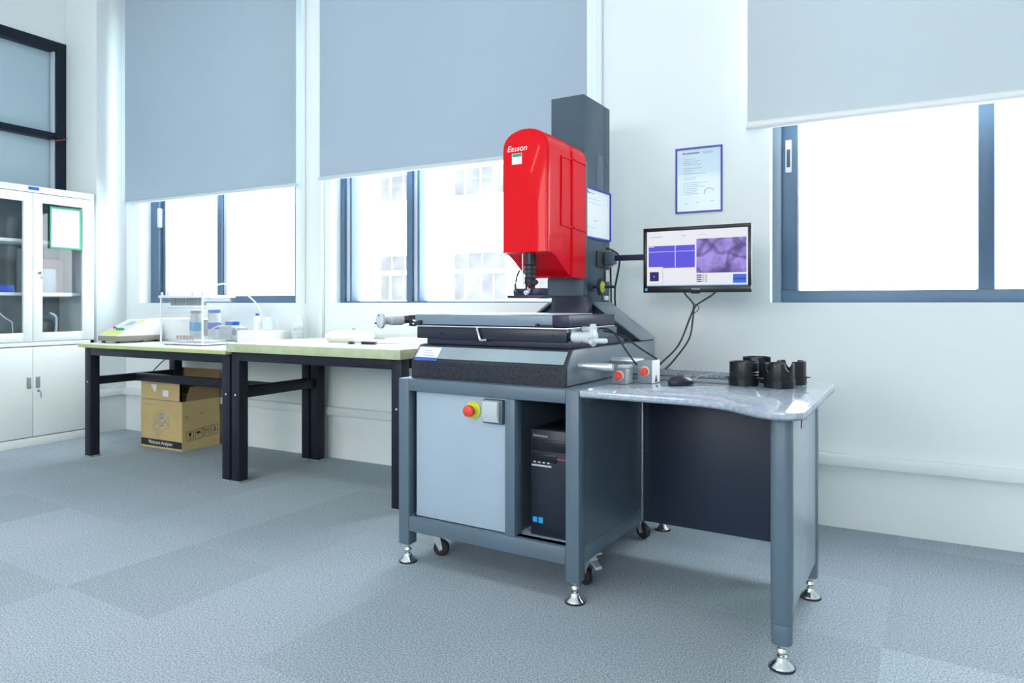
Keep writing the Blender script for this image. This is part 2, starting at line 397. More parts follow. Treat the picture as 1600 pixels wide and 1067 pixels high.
# ---------------------------------------------------------------- room shell
XL, XR, YB = -5.74, 3.4, -4.2
T = 0.24
struct('floor', B().box(XL - T, XR + T, YB - T, WALL_Y + T, -0.1, 0), 'carpet', smooth=False)
struct('ceiling', B().box(XL - T, XR + T, YB - T, WALL_Y + T, CEIL, CEIL + 0.1), 'ceiling', smooth=False)
wb = B()
xs = [XL - T] + [v for w in WIN for v in w] + [XR + T]
for i in range(0, len(xs), 2): wb.box(xs[i], xs[i + 1], WALL_Y, WALL_Y + T, 0, CEIL)
for a, b_ in WIN:
    wb.box(a, b_, WALL_Y, WALL_Y + T, 0, WZ0); wb.box(a, b_, WALL_Y, WALL_Y + T, WZ1, CEIL)
bmesh.ops.remove_doubles(wb.bm, verts=wb.bm.verts, dist=1e-5)
struct('wall_back', wb, 'wall', smooth=False)
# left wall with an opening for the dark framed window
LW = (1.20, 3.235, 1.0, 3.05)     # y0 y1 z0 z1
wl = B()
wl.box(XL - T, XL, YB - T, LW[0], 0, CEIL); wl.box(XL - T, XL, LW[1], WALL_Y, 0, CEIL)
wl.box(XL - T, XL, LW[0], LW[1], 0, LW[2]); wl.box(XL - T, XL, LW[0], LW[1], LW[3], CEIL)
struct('wall_left', wl, 'wall', smooth=False)
struct('wall_right', B().box(XR, XR + T, YB - T, WALL_Y, 0, CEIL), 'wall', smooth=False)
# the wall behind the photographer is unseen; its window openings are added for fill daylight
REAR_FILL = [(-4.2, -2.0), (-0.6, 1.6)]
wr = B()
xs = [XL] + [v for w in REAR_FILL for v in w] + [XR]
for i in range(0, len(xs), 2): wr.box(xs[i], xs[i + 1], YB - T, YB, 0, CEIL)
for a, b_ in REAR_FILL: wr.box(a, b_, YB - T, YB, 0, 1.5).box(a, b_, YB - T, YB, 3.05, CEIL)
struct('wall_rear', wr, 'wall', smooth=False)
PX, PY = -5.33, 3.20
struct('trim_1', B().box(XL, PX, PY, WALL_Y, 0, CEIL, 0.004), 'wall')            # pier in the corner
# cable trunking along the walls
struct('trim_2', B().box(PX, XR, WALL_Y - 0.042, WALL_Y, 0.283, 0.333, 0.003), 'trunk')
struct('trim_3', B().box(PX, PX + 0.028, PY, WALL_Y - 0.028, 0.283, 0.333, 0.003), 'trunk')
# vertical conduit on the pier between the first two windows
struct('trim_4', B().box(-3.268, -3.232, WALL_Y - 0.03, WALL_Y, 0.36, CEIL, 0.004), 'trunk')
struct('trim_5', B().box(-3.425, -3.400, WALL_Y - 0.02, WALL_Y, 1.0, CEIL, 0.003), 'trunk')
struct('trim_6', B().box(-1.335, -1.305, WALL_Y - 0.025, WALL_Y, 1.0, CEIL, 0.004), 'trunk')

# left wall window: black frame, blue film panes
YW = XL
fr = B()
y0, y1, z0, z1 = LW
fr.box(XL - 0.10, XL + 0.012, y1 - 0.105, y1, z0, z1, 0.003)
fr.box(XL - 0.10, XL + 0.012, y0, y0 + 0.09, z0, z1, 0.003)
fr.box(XL - 0.10, XL + 0.012, y0 + 0.09, y1 - 0.105, z1 - 0.075, z1, 0.003)
fr.box(XL - 0.10, XL + 0.012, y0 + 0.09, y1 - 0.105, z0, z0 + 0.06, 0.003)
fr.box(XL - 0.10, XL + 0.006, y0 + 0.09, y1 - 0.105, 2.285, 2.335, 0.003)
w4 = struct('window_4', fr, 'darkframe')
struct('bead', B().box(XL - 0.06, XL - 0.01, y1 - 0.118, y1 - 0.106, z0 + 0.06, z1 - 0.075, 0.002), 'winlight', w4)
struct('pane', B().box(XL - 0.08, XL - 0.07, y0 + 0.09, y1 - 0.105, 2.335, z1 - 0.075), 'filmglass', w4)
struct('pane', B().box(XL - 0.08, XL - 0.07, y0 + 0.09, y1 - 0.105, z0 + 0.06, 2.285), 'filmglass', w4)
# loose wire ends hanging from the wall beside that window
wt = Thing('loose_wires', 'red and grey loose wires poking from a hole beside the black window frame', 'wires', (XL, 3.26, 2.30))
wt.part('hole_plug', B().lathe([(0, 0), (0.022, 0), (0.020, 0.004), (0.010, 0.006), (0, 0.006)], (XL, 3.262, 2.33), X, 14), 'taupe')
wb_ = B()
for k, (dy, dz) in enumerate(((-0.03, 0.04), (0.0, 0.03), (0.02, -0.03))): wb_.tube([(XL + 0.003, 3.262, 2.33), (XL + 0.03, 3.262 + dy * 0.6, 2.33 + dz * 0.6), (XL + 0.028, 3.262 + dy, 2.33 + dz * 1.6)], 0.0022, 6)
wt.part('strand', wb_, 'taupe')
wt.part('red_wire', B().tube([(XL + 0.006, 3.262, 2.33), (XL + 0.03, 3.20, 2.30), (XL + 0.022, 3.13, 2.275), (XL + 0.02, 3.09, 2.262)], 0.004, 6), 'inkred')

# back windows: aluminium sliding windows set back in the reveals
FY = WALL_Y + 0.095
def win_frame(n, a, b, m, verts, bottom, lights=(), panes=None):
    f = B()
    f.box(a, b, FY, FY + 0.09, WZ1 - 0.06, WZ1, 0.002)
    f.box(a, b, FY, FY + 0.09, WZ0, WZ0 + bottom, 0.002)
    for v0, v1, dy in verts: f.box(v0, v1, FY + dy, FY + 0.088, WZ0 + bottom, WZ1 - 0.06, 0.002)
    o = struct('window_%d' % n, f, m)
    for v0, v1, dy in lights: struct('sash_edge', B().box(v0, v1, FY + dy, FY + 0.07, WZ0 + bottom, WZ1 - 0.06, 0.002), 'winlight', o)
    for p0, p1 in panes: struct('pane', B().box(p0, p1, FY + 0.045, FY + 0.050, WZ0 + bottom, WZ1 - 0.06), 'glass', o)
    return o
w1 = win_frame(1, -5.159, -3.492, 'winframe', [(-5.159, -5.062, 0.0), (-5.062, -5.025, 0.03), (-4.385, -4.335, 0.0), (-3.60, -3.492, 0.0)], 0.052,
               [(-4.335, -4.300, 0.02), (-5.025, -5.012, 0.03)], [(-5.012, -4.385), (-4.30, -3.60)])
struct('latch', B().box(-5.075, -5.050, FY - 0.004, FY + 0.03, 1.60, 1.75, 0.003), 'ltgrey', w1)
w2 = win_frame(2, -3.186, -1.47, 'winframe', [(-3.186, -3.150, 0.0), (-3.105, -3.088, 0.0), (-2.645, -2.602, 0.0), (-2.562, -2.545, 0.0), (-1.50, -1.47, 0.0)], 0.010,
               [(-3.150, -3.105, 0.02), (-2.602, -2.562, 0.02)], [(-3.088, -2.645), (-2.545, -1.50)])
w3 = win_frame(3, -0.479, 1.45, 'winframe', [(-0.442, -0.372, 0.012), (0.342, 0.398, 0.0), (1.35, 1.45, 0.0)], 0.056,
               [(-0.372, -0.365, 0.02), (0.398, 0.404, 0.02)], [(-0.365, 0.342), (0.404, 1.35)])
M['frameA'] = mat('grey_outer_frame', (0.21, 0.27, 0.33), 0.4)
struct('outer_frame', B().box(-0.479, -0.442, FY - 0.01, FY + 0.09, WZ0, WZ1 - 0.06, 0.002), 'frameA', w3)
lt = B().box(-0.424, -0.396, FY + 0.004, FY + 0.013, 1.62, 1.775, 0.003)
la = struct('latch', lt, 'silverpaint', w3)
struct('latch_slot', B().box(-0.418, -0.402, FY + 0.001, FY + 0.005, 1.645, 1.73, 0.002), 'seam', la)

# ---------------------------------------------------------------- ceiling lamps
lamp0 = None
for i, (lx, ly, ltxt) in enumerate(LAMPS):
    if lamp0 is None:
        t = Thing('ceiling_light', ltxt, 'ceiling light', (lx, ly, CEIL), group='ceiling light panels')
        t.part('housing', B().box(lx - 0.62, lx + 0.62, ly - 0.17, ly + 0.17, CEIL - 0.055, CEIL - 0.001, 0.006), 'white')
        t.part('diffuser', B().box(lx - 0.59, lx + 0.59, ly - 0.145, ly + 0.145, CEIL - 0.060, CEIL - 0.054, 0.001), 'lamp')
        lamp0 = t.o
    else:
        copy_tree(lamp0, (lx, ly, CEIL), 0, ltxt)
    ld = bpy.data.lights.new('lamp_light', 'AREA'); ld.shape = 'RECTANGLE'; ld.size = 1.15; ld.size_y = 0.28
    ld.energy = LAMP_POWER; ld.color = (1.0, 0.985, 0.94)
    lo = bpy.data.objects.new('lamp_light', ld); C.objects.link(lo); lo.location = (lx, ly, CEIL - 0.066)
# daylight portals guide the sampling of the sky through the openings
for a, b_ in WIN:
    pd = bpy.data.lights.new('portal', 'AREA'); pd.shape = 'RECTANGLE'; pd.size = b_ - a; pd.size_y = WZ1 - WZ0; pd.cycles.is_portal = True
    po = bpy.data.objects.new('portal', pd); C.objects.link(po); po.location = ((a + b_) / 2, WALL_Y + T + 0.01, (WZ0 + WZ1) / 2); po.rotation_euler = (R(-90), 0, 0)

for a, b_ in REAR_FILL:
    pd = bpy.data.lights.new('portal', 'AREA'); pd.shape = 'RECTANGLE'; pd.size = b_ - a; pd.size_y = 2.1; pd.cycles.is_portal = True
    po = bpy.data.objects.new('portal', pd); C.objects.link(po); po.location = ((a + b_) / 2, YB - T - 0.01, 1.95); po.rotation_euler = (R(90), 0, 0)

# ---------------------------------------------------------------- roller blinds
def blind(x0, x1, zb, m, label, bar_r, barm, cordx=None, cord_z=1.0):
    by = WALL_Y - 0.075
    t = Thing('roller_blind', label, 'blind', ((x0 + x1) / 2, WALL_Y, zb))
    t.part('fabric', B().box(x0, x1, by - 0.0006, by + 0.0006, zb + bar_r, 3.62), m)
    t.part('bottom_bar', B().cyl((x0 - 0.004, by, zb + bar_r), (x1 + 0.004, by, zb + bar_r), bar_r, n=16, bev=0.002), barm)
    t.part('roller', B().cyl((x0 - 0.01, by, 3.64), (x1 + 0.01, by, 3.64), 0.035, n=20), 'white')
    for xx in (x0 - 0.016, x1 + 0.008):
        t.part('bracket', B().box(xx, xx + 0.01, by - 0.04, WALL_Y, 3.59, 3.69, 0.002), 'white')
    if cordx is not None:
        for dx in (0, 0.022):
            pass
        c = B().tube([(cordx, by + 0.03, 3.64), (cordx, by + 0.03, cord_z + 0.05), (cordx + 0.011, by + 0.03, cord_z), (cordx + 0.022, by + 0.03, cord_z + 0.05), (cordx + 0.022, by + 0.03, 3.64)], 0.0025, 6)
        t.part('bead_chain', c, 'white')
    return t
blind(-5.225, -3.412, 1.765, 'blind', 'grey-blue roller blind over the left window above the workbench', 0.013, 'barg', -3.392, 0.97)
blind(-3.205, -1.365, 1.785, 'blind', 'grey-blue roller blind over the middle window behind the red machine head', 0.014, 'barg', -1.350, 1.55)
blind(-0.568, 1.52, 1.800, 'blind_lit', 'grey-blue roller blind, coloured lighter as lit, with a white bottom bar over the right window', 0.020, 'bar')

# ---------------------------------------------------------------- house across the yard
HY = WALL_Y + 13
ht = Thing('building', 'white building with grey windows seen through the middle window', 'building', (-9, HY, -1))
wallp = ht.part('wall', B().box(-19, -2, HY, HY + 4, -4, 9), 'house')
for zf in (1.1, 4.0):
    for xw in (-12.4, -9.8, -7.2):
        f = B().box(xw - 0.85, xw + 0.85, HY - 0.05, HY, zf - 0.05, zf + 1.35, 0.01)
        wo = ht.part('window', f, 'housefr')
        for a, b_, c_, d_ in ((-0.80, -0.42, 0.86, 1.28), (-0.36, 0.05, 0.86, 1.28), (0.11, 0.80, 0.86, 1.28), (-0.80, -0.52, 0.0, 0.72), (-0.40, 0.0, 0.0, 0.72), (0.06, 0.40, 0.0, 0.72), (0.46, 0.80, 0.0, 0.72)):
            ht.part('pane', B().box(xw + a, xw + b_, HY - 0.07, HY - 0.05, zf + c_, zf + d_), 'housewin', wo)

# ---------------------------------------------------------------- machine cabinet
CW, CD, CH, CZ = 0.771, 0.93, 0.712, 0.127
def make_foot(t, u, v, ztop, name='levelling_foot', rr=0.033):
    b = B().lathe([(0.0, 0.0), (rr, 0.0), (rr, 0.007), (rr * 0.90, 0.012), (rr * 0.62, 0.020), (rr * 0.42, 0.029), (rr * 0.40, 0.035), (rr * 0.25, 0.037), (rr * 0.25, 0.042)], (u, v, 0))
    b.lathe([(0.0, 0.042), (0.012, 0.042), (0.015, 0.048), (0.012, 0.056), (0.007, 0.058), (0.007, 0.062), (0.0135, 0.064), (0.0135, 0.074), (0.007, 0.076), (0.007, ztop), (0, ztop)], (u, v, 0), n=12)
    f = t.part(name, b, 'chrome')
    t.part('foot_pad', B().cyl((u, v, 0.0), (u, v, 0.006), rr + 0.002, n=28), 'rubber', f)
    return f
mc = Thing('machine_cabinet', 'blue-grey steel machine cabinet with a pale front panel and an open bay', 'cabinet', (0.385, 0.46, 0), 'M')
b = B(); pw = 0.050
def bb(*a): b.box(*a, 0.004, 2)
for u in (0, CW - pw):
    for v in (0, CD - pw):
        bb(u, u + pw, v, v + pw, CZ - 0.055, CH)
for v in (0, CD - pw):
    bb(pw, CW - pw, v, v + pw, CH - 0.047, CH); bb(pw, CW - pw, v, v + pw, CZ, CZ + 0.058)
for u in (0, CW - pw):
    bb(u, u + pw, pw, CD - pw, CH - 0.047, CH); bb(u, u + pw, pw, CD - pw, CZ, CZ + 0.058)
bb(0.483, 0.524, 0, pw, CZ + 0.058, CH - 0.047)
mc.part('frame', b, 'frame')
mc.part('top_plate', B().box(0.004, CW - 0.004, 0.004, CD - 0.004, CH - 0.012, CH - 0.0004), 'frame')
mc.part('bottom_shelf', B().box(pw, CW - pw, pw * 0.4, CD - pw, CZ + 0.030, CZ + 0.058), 'panel')
fp = mc.part('front_panel', B().box(0.072, 0.483, 0.020, 0.032, CZ + 0.060, CH - 0.047, 0.002), 'panel', label='pale blue-grey front panel')
mc.part('bay_divider', B().box(0.500, 0.508, pw, CD - pw, CZ + 0.058, CH - 0.05), 'frame2')
mc.part('side_panel', B().box(CW - 0.012, CW - 0.002, pw, CD - pw, CZ + 0.04, CH - 0.03), 'frame2')
mc.part('side_panel', B().box(0.004, 0.012, pw, CD - pw, CZ + 0.05, CH - 0.04), 'frame2')
mc.part('back_panel', B().box(pw, CW - pw, CD - 0.03, CD - 0.02, CZ + 0.05, CH - 0.04), 'frame2')
# emergency stop
es = mc.part('emergency_stop_plate', B().lathe([(0, 0), (0.032, 0), (0.0325, 0.002), (0.031, 0.004), (0.014, 0.006), (0.013, 0.010), (0, 0.010)], (0.337, 0.020, 0.612), -Y, 32), 'yellow', label='yellow round stop plate')
mc.part('stop_button', B().lathe([(0, 0.004), (0.010, 0.004), (0.011, 0.016), (0.020, 0.018), (0.0215, 0.024), (0.0205, 0.034), (0.012, 0.039), (0, 0.040)], (0.337, 0.016, 0.612), -Y, 28), 'redbtn', es, label='red mushroom button')
for zz_ in (0.6355, 0.5875): mc.part('lettering', B().text('STOP', (0.337, 0.0165, zz_), X, Z, 0.0095, off=0.0005), 'dkink', es)
sw = mc.part('switch_box', B().box(0.391, 0.474, -0.002, 0.022, 0.572, 0.658, 0.004), 'frame2')
mc.part('switch_cover', B().prism([(-0.012, 0.006), (-0.022, 0.035), (-0.018, 0.079), (-0.002, 0.081), (-0.002, 0.004)], (0.400, 0, 0.574), Y, Z, X, 0.064, 0.003), 'ltgrey', sw, label='pale grey hinged switch cover')
for u, v in ((0.026, 0.026), (CW - 0.026, 0.026), (0.026, CD - 0.026), (CW - 0.026, CD - 0.026)): make_foot(mc, u, v, CZ - 0.056)
def caster(t, u, v, rz=0.0, zt=CZ):
    mt = Matrix.Translation((u, v, 0)) @ Matrix.Rotation(rz, 4, 'Z')
    b = B().box(-0.032, 0.032, -0.028, 0.028, zt - 0.006, zt)
    b.cyl((0, 0, zt - 0.022), (0, 0, zt - 0.006), 0.022, n=20)
    for s_ in (-1, 1):
        b.prism([(-0.02, zt - 0.024), (0.02, zt - 0.024), (0.036, 0.030), (0.022, 0.022)], (0, s_ * 0.0155 - 0.0015, 0), X, Z, Y, 0.003)
    b.box(-0.021, 0.021, -0.017, 0.017, zt - 0.028, zt - 0.020)
    b.cyl((0.028, -0.022, 0.032), (0.028, 0.022, 0.032), 0.006, n=12)
    b.prism([(-0.05, zt - 0.040), (-0.02, zt - 0.026), (-0.02, zt - 0.034), (-0.052, zt - 0.048)], (0, -0.014, 0), X, Z, Y, 0.028, 0.002)
    b.bm.transform(mt)
    f = t.part('caster', b, 'brushed')
    w = B().lathe([(0.008, -0.012), (0.026, -0.012), (0.031, -0.008), (0.032, 0), (0.031, 0.008), (0.026, 0.012), (0.008, 0.012)], (0.028, 0, 0.032), Y, 28)
    w.bm.transform(mt); t.part('wheel', w, 'rubber', f, label='black rubber wheel')
caster(mc, 0.075, 0.13, R(25)); caster(mc, CW - 0.035, 0.165, R(150)); caster(mc, 0.10, 0.80, R(10)); caster(mc, CW - 0.085, 0.76, R(-20))

# computer in the bay
pc = Thing('computer_tower', 'black desktop computer tower standing in the open bay of the machine cabinet', 'computer', (0.632, 0.25, CZ + 0.058), 'M')
pz = CZ + 0.058
pc.part('case', B().box(0.555, 0.708, 0.075, 0.46, pz, pz + 0.375, 0.004), 'black')
fa = pc.part('front_bezel', B().box(0.555, 0.708, 0.058, 0.075, pz + 0.002, pz + 0.374, 0.004), 'blacksat')
pc.part('drive_bay', B().box(0.562, 0.702, 0.055, 0.060, pz + 0.300, pz + 0.340, 0.002), 'black', fa)
pc.part('vent_strip', B().box(0.562, 0.660, 0.055, 0.060, pz + 0.262, pz + 0.290, 0.002), 'black', fa)
g = B().plate((0.560, 0.0575, pz + 0.245), X, Z, 0, 0.078, 0, 0.006)
for k in range(4): g.plate((0.568 + k * 0.018, 0.0575, pz + 0.257), X, Z, 0, 0.009, 0, 0.005)
pc.part('port_row', g, 'ltgrey', fa, label='pale row of front ports')
pc.part('accent_line', B().plate((0.650, 0.0575, pz + 0.275), X, Z, 0, 0.052, 0, 0.004), 'inkred', fa, label='red accent line')
pc.part('lettering', B().text('ThinkCentre', (0.594, 0.0575, pz + 0.352), X, Z, 0.0115), 'ltgrey', fa)
st = B().plate((0.565, 0.0575, pz + 0.048), X, Z, 0, 0.018, 0, 0.018); st.plate((0.588, 0.0575, pz + 0.047), X, Z, 0, 0.017, 0, 0.020)
pc.part('sticker', st, 'cyan', fa, label='bright blue square stickers')

# ---------------------------------------------------------------- measuring machine on the cabinet
vm = Thing('measuring_machine', 'optical measuring machine with a tall slate column and glossy red head', 'measuring machine', (0.365, 0.45, CH), 'M')
# granite base: front bevel profile along u
gp = [(0.047, CH), (0.93, CH), (0.93, 0.840), (0.115, 0.840), (0.098, 0.836), (0.047, 0.777)]
gb = B().prism(gp, (0.024, 0, 0), Y, Z, X, 0.674, 0.004)
grn = vm.part('granite_base', gb, 'granite', label='dark speckled granite base')
vm.part('bevel_plate', B().prism([(0.0505, 0.7785), (0.0935, 0.8300), (0.0925, 0.8310), (0.0490, 0.7790)], (0.030, 0, 0), Y, Z, X, 0.655), 'bevelpaint', grn, label='smooth grey bevelled front')
vm.part('side_cheek', B().prism([(0.060, CH + 0.004), (0.926, CH + 0.004), (0.926, 0.836), (0.118, 0.836), (0.100, 0.832), (0.060, 0.780)], (0.697, 0, 0), Y, Z, X, 0.003, 0.001), 'granite_lt', grn, label='smooth grey side cheek')
# sticker on the bevel
bd = Vector((0, 0.051, 0.059)).normalized()
so = Vector((0.040, 0.0492, 0.7795)) 
stk = vm.part('maker_label', B().plate(so, X, bd, 0, 0.105, 0, 0.062, 0.001, 0.0022), 'paper', grn, label='white label with a blue band')
b = B(); b.plate(so, X, bd, 0, 0.105, 0, 0.013, 0.0006, 0.0034)
for k in range(3): b.plate(so, X, bd, 0.03, 0.085 - 0.01 * k, 0.022 + 0.011 * k, 0.0235 + 0.011 * k, 0.0004, 0.0034)
vm.part('label_band', b, 'blue', grn, label='blue band of the label')
# lower slide
vm.part('slide_rail', B().box(0.052, 0.690, 0.110, 0.60, 0.8405, 0.868, 0.003), 'purple')
vm.part('y_slide', B().box(0.011, 0.677, 0.098, 0.52, 0.862, 0.9085, 0.004), 'blacksat', label='black cross slide')
vm.part('slide_cap', B().box(0.009, 0.679, 0.094, 0.52, 0.9085, 0.9135, 0.001), 'brushed', label='thin bright edge strip')
b = B()
for u in (0.13, 0.62): b.cyl((u, 0.094, 0.885), (u, 0.099, 0.885), 0.005, n=12)
vm.part('screw', b, 'rubber')
lk = B().tube([(0.305, 0.092, 0.909), (0.308, 0.088, 0.900), (0.320, 0.086, 0.870), (0.322, 0.086, 0.862)], 0.0045, 8).cyl((0.322, 0.086, 0.862), (0.345, 0.094, 0.864), 0.004, n=10)
vm.part('clamp_lever', lk, 'chrome', label='slim chrome clamp lever')
# upper stage
vm.part('x_stage', B().box(0.000, 0.620, 0.100, 0.508, 0.9175, 0.9575, 0.003), 'stage', label='blue-grey stage plate')
vm.part('stage_end', B().box(0.620, 0.684, 0.100, 0.508, 0.9175, 0.9580, 0.003), 'purple', label='dark plum stage end block')
vm.part('stage_glass', B().box(0.06, 0.60, 0.14, 0.48, 0.9578, 0.9605, 0.001), 'frost')
b = B().box(0.555, 0.625, 0.094, 0.10, 0.914, 0.924, 0.002).box(0.00, 0.03, 0.092, 0.10, 0.914, 0.928, 0.002)
b.cyl((0.030, 0.088, 0.926), (0.030, 0.10, 0.926), 0.008, n=12).cyl((0.562, 0.088, 0.922), (0.562, 0.10, 0.922), 0.006, n=12)
vm.part('scale_bracket', b, 'rubber')
vm.part('drive_block', B().box(-0.115, 0.0, 0.20, 0.44, 0.905, 0.952, 0.003).box(-0.055, 0.012, 0.20, 0.46, 0.868, 0.905, 0.003), 'blacksat')
vm.part('guide_rod', B().cyl((-0.065, 0.17, 0.930), (0.01, 0.12, 0.926), 0.004, n=10).cyl((-0.05, 0.15, 0.918), (0.01, 0.11, 0.916), 0.004, n=10), 'chrome')
# left handwheel, axis towards the viewer
hw = B().lathe([(0.0, 0.0), (0.027, 0.0), (0.033, 0.003), (0.033, 0.014), (0.028, 0.019), (0.017, 0.022), (0.017, 0.050), (0.0215, 0.054), (0.0215, 0.11), (0.018, 0.115), (0, 0.115)], (-0.222, 0.135, 0.928), Vector((0.35, 1, 0)), 30)
h = vm.part('handwheel', hw, 'silverpaint', label='silver handwheel with a knurled barrel')
b = B()
for k in range(3):
    a = R(90 + 120 * k); b.cyl((-0.222 + 0.022 * math.cos(a), 0.1325, 0.928 + 0.022 * math.sin(a)), (-0.222 + 0.022 * math.cos(a), 0.137, 0.928 + 0.022 * math.sin(a)), 0.0035, n=10)
vm.part('wheel_screw', b, 'blacksat', h)
vm.part('drive_arm', B().tube([(-0.20, 0.245, 0.928), (-0.16, 0.27, 0.932), (-0.11, 0.30, 0.932)], 0.017, 12), 'blacksat')
# right handwheel, axis to the right
hr = B().cyl((0.677, 0.125, 0.882), (0.690, 0.125, 0.882), 0.014, n=16)
vm.part('handwheel_shaft', hr, 'rubber')
hr = B().lathe([(0, 0), (0.0185, 0), (0.019, 0.003), (0.019, 0.030), (0.0165, 0.032), (0.0165, 0.036), (0.018, 0.040), (0.024, 0.075), (0.025, 0.085), (0.020, 0.088), (0.0, 0.088)], (0.688, 0.125, 0.882), X, 28)
h = vm.part('handwheel', hr, 'silverpaint', label='white-silver handwheel on the right side')
b = B()
for k in range(7):
    a = 2 * PI * k / 7 + 0.3; b.sphere((0.765, 0.125 + 0.022 * math.cos(a), 0.882 + 0.022 * math.sin(a)), 0.0095, 10)
vm.part('grip_lobe', b, 'silverpaint', h)
vm.part('crank_pin', B().lathe([(0, 0), (0.0075, 0), (0.0085, 0.004), (0.0085, 0.045), (0.006, 0.049), (0, 0.05)], (0.774, 0.112, 0.872), X, 16), 'silverpaint', h)
# second wheel behind it
vm.part('handwheel', B().lathe([(0, 0), (0.012, 0), (0.012, 0.03), (0.022, 0.034), (0.022, 0.046), (0, 0.048)], (0.684, 0.215, 0.905), X, 22), 'silverpaint', label='small silver wheel behind the right handwheel')
# lifting rods
for v, L_ in ((0.15, 0.128), (0.44, 0.132)):
    vm.part('lifting_rod', B().lathe([(0, 0), (0.0125, 0), (0.013, 0.01), (0.013, L_ - 0.004), (0.011, L_), (0, L_)], (0.700, v, 0.780), X, 22), 'brushed')
# y slide side and rear plates, gusset feet of the column
vm.part('slide_side', B().box(0.660, 0.684, 0.12, 0.53, 0.865, 0.908, 0.002), 'frame2')
for sgn in (1, -1):
    uc = 0.376
    pts = [(0.07, 1.006), (0.098, 1.006), (0.325, 0.842), (0.07, 0.842)]
    pts = [(uc + sgn * a, z_) for a, z_ in pts]
    g_ = vm.part('column_gusset', B().prism(pts, (0, 0.77, 0), X, Z, Y, 0.15, 0.003), 'column')
    e0, e1 = (uc + sgn * 0.092, 1.0065), (uc + sgn * 0.325, 0.8425)
    vm.part('gusset_flange', B().prism([e0, (e0[0] + sgn * 0.020, e0[1]), (e1[0] + sgn * 0.01, e1[1]), e1], (0, 0.735, 0), X, Z, Y, 0.19, 0.002), 'granite_lt', g_, label='lighter sloping flange')
# column
vm.part('column', B().box(0.295, 0.457, 0.70, 0.914, 0.842, 1.920, 0.003), 'column')
vm.part('rear_cover', B().box(0.297, 0.456, 0.915, 0.989, 0.846, 1.919, 0.003), 'column')
vm.part('column_foot', B().box(0.345, 0.4995, 0.640, 0.70, 0.842, 1.030, 0.002), 'purple', label='dark foot block of the column')
vm.part('front_slide', B().box(0.300, 0.4755, 0.655, 0.70, 1.031, 1.62, 0.003), 'frame2')
vm.part('cover_slot', B().box(0.4565, 0.4582, 0.840, 0.905, 1.30, 1.68, 0.0006), 'frame2')
b = B().cyl((0.455, 0.945, 1.645), (0.4585, 0.945, 1.645), 0.004, n=10)
b.cyl((0.455, 0.945, 1.255), (0.4585, 0.945, 1.255), 0.004, n=10)
vm.part('screw', b, 'rubber')
# red head
def hood_section(u0, u1, zt, arch, n=14):
    """outline of the top from left to right"""
    uc, a = (u0 + u1) / 2, (u1 - u0) / 2
    return [(uc - a * math.cos(PI * i / n), zt - arch + arch * math.sin(PI * i / n) ** 0.8) for i in range(n + 1)]
def hood(u0, u1, vs, zt, arch, zbot, front_round=True):
    """vs: stations; zbot(v): lower edge"""
    t = bmesh.new(); rings = []
    for v, sh in vs:
        a0, a1 = u0 + sh, u1 - sh
        top = hood_section(a0, a1, zt - sh * 0.8, arch)
        zb = zbot(v)
        r = [(a0, zb)] + [(a0, zb + (top[0][1] - zb) * k / 4) for k in range(1, 4)] + top + [(a1, zb + (top[-1][1] - zb) * k / 4) for k in (3, 2, 1)] + [(a1, zb)]
        r += [(a1 + (a0 - a1) * k / 4, zb) for k in (1, 2, 3)]
        rings.append([t.verts.new((x_, v, z_)) for x_, z_ in r])
    k = len(rings[0])
    for a, b_ in zip(rings, rings[1:]):
        for i in range(k): t.faces.new((a[i], a[(i + 1) % k], b_[(i + 1) % k], b_[i]))
    t.faces.new(rings[0]); t.faces.new(rings[-1][::-1])
    bmesh.ops.recalc_face_normals(t, faces=list(t.faces))
    bb_ = B(); bb_._merge(t); return bb_
def zlow(v):
    # lower edge: flat at the front, sweeping down in a curve to the rear
    if v < 0.345: return 1.206
    k = min(1, (v - 0.345) / 0.235)
    s_ = 0.5 - 0.5 * math.cos(PI * k)
    return 1.206 - 0.098 * s_
vs = [(0.336, 0.010), (0.3385, 0.004), (0.345, 0.0)] + [(0.345 + (0.545 - 0.345) * i / 12, 0) for i in range(1, 13)]
hd = vm.part('hood', hood(0.262, 0.472, vs, 1.703, 0.085, zlow), 'red', label='glossy red rounded hood')
vs = [(0.545, 0.004), (0.550, 0.0)] + [(0.550 + 0.125 * i / 8, 0) for i in range(1, 8)] + [(0.672, 0.0), (0.677, 0.006)]
vm.part('rear_hood', hood(0.254, 0.480, vs, 1.693, 0.085, zlow), 'red', label='red rear section of the hood')
# recessed outline on the hood's side
b = B()
o_ = Vector((0.4722, 0, 0))
b.line(o_, Y, Z, (0.452, 1.600), (0.545, 1.603), 0.006, 0.005).line(o_, Y, Z, (0.452, 1.322), (0.545, 1.318), 0.008, 0.005).line(o_, Y, Z, (0.456, 1.60), (0.452, 1.325), 0.005, 0.005)
o_ = Vector((0.4802, 0, 0))
b.line(o_, Y, Z, (0.552, 1.603), (0.668, 1.600), 0.006, 0.005).line(o_, Y, Z, (0.552, 1.318), (0.672, 1.312), 0.008, 0.005)
vm.part('side_moulding', b, 'red', hd)
vm.part('lettering', B().text('Easson', (0.333, 0.3360, 1.624), X, Z, 0.034, 0.0012, 0.0003, shear=0.25), 'paper', hd, label='white brand lettering')
sc_ = vm.part('calibration_label', B().plate((0.333, 0.3360, 1.585), X, Z, -0.023, 0.023, -0.024, 0.020, 0.0008, 0.0), 'paper', hd, label='white label with a green band')
vm.part('green_band', B().plate((0.333, 0.3360, 1.585), X, Z, -0.021, 0.021, 0.006, 0.018, 0.0006, 0.0009), 'green', hd)
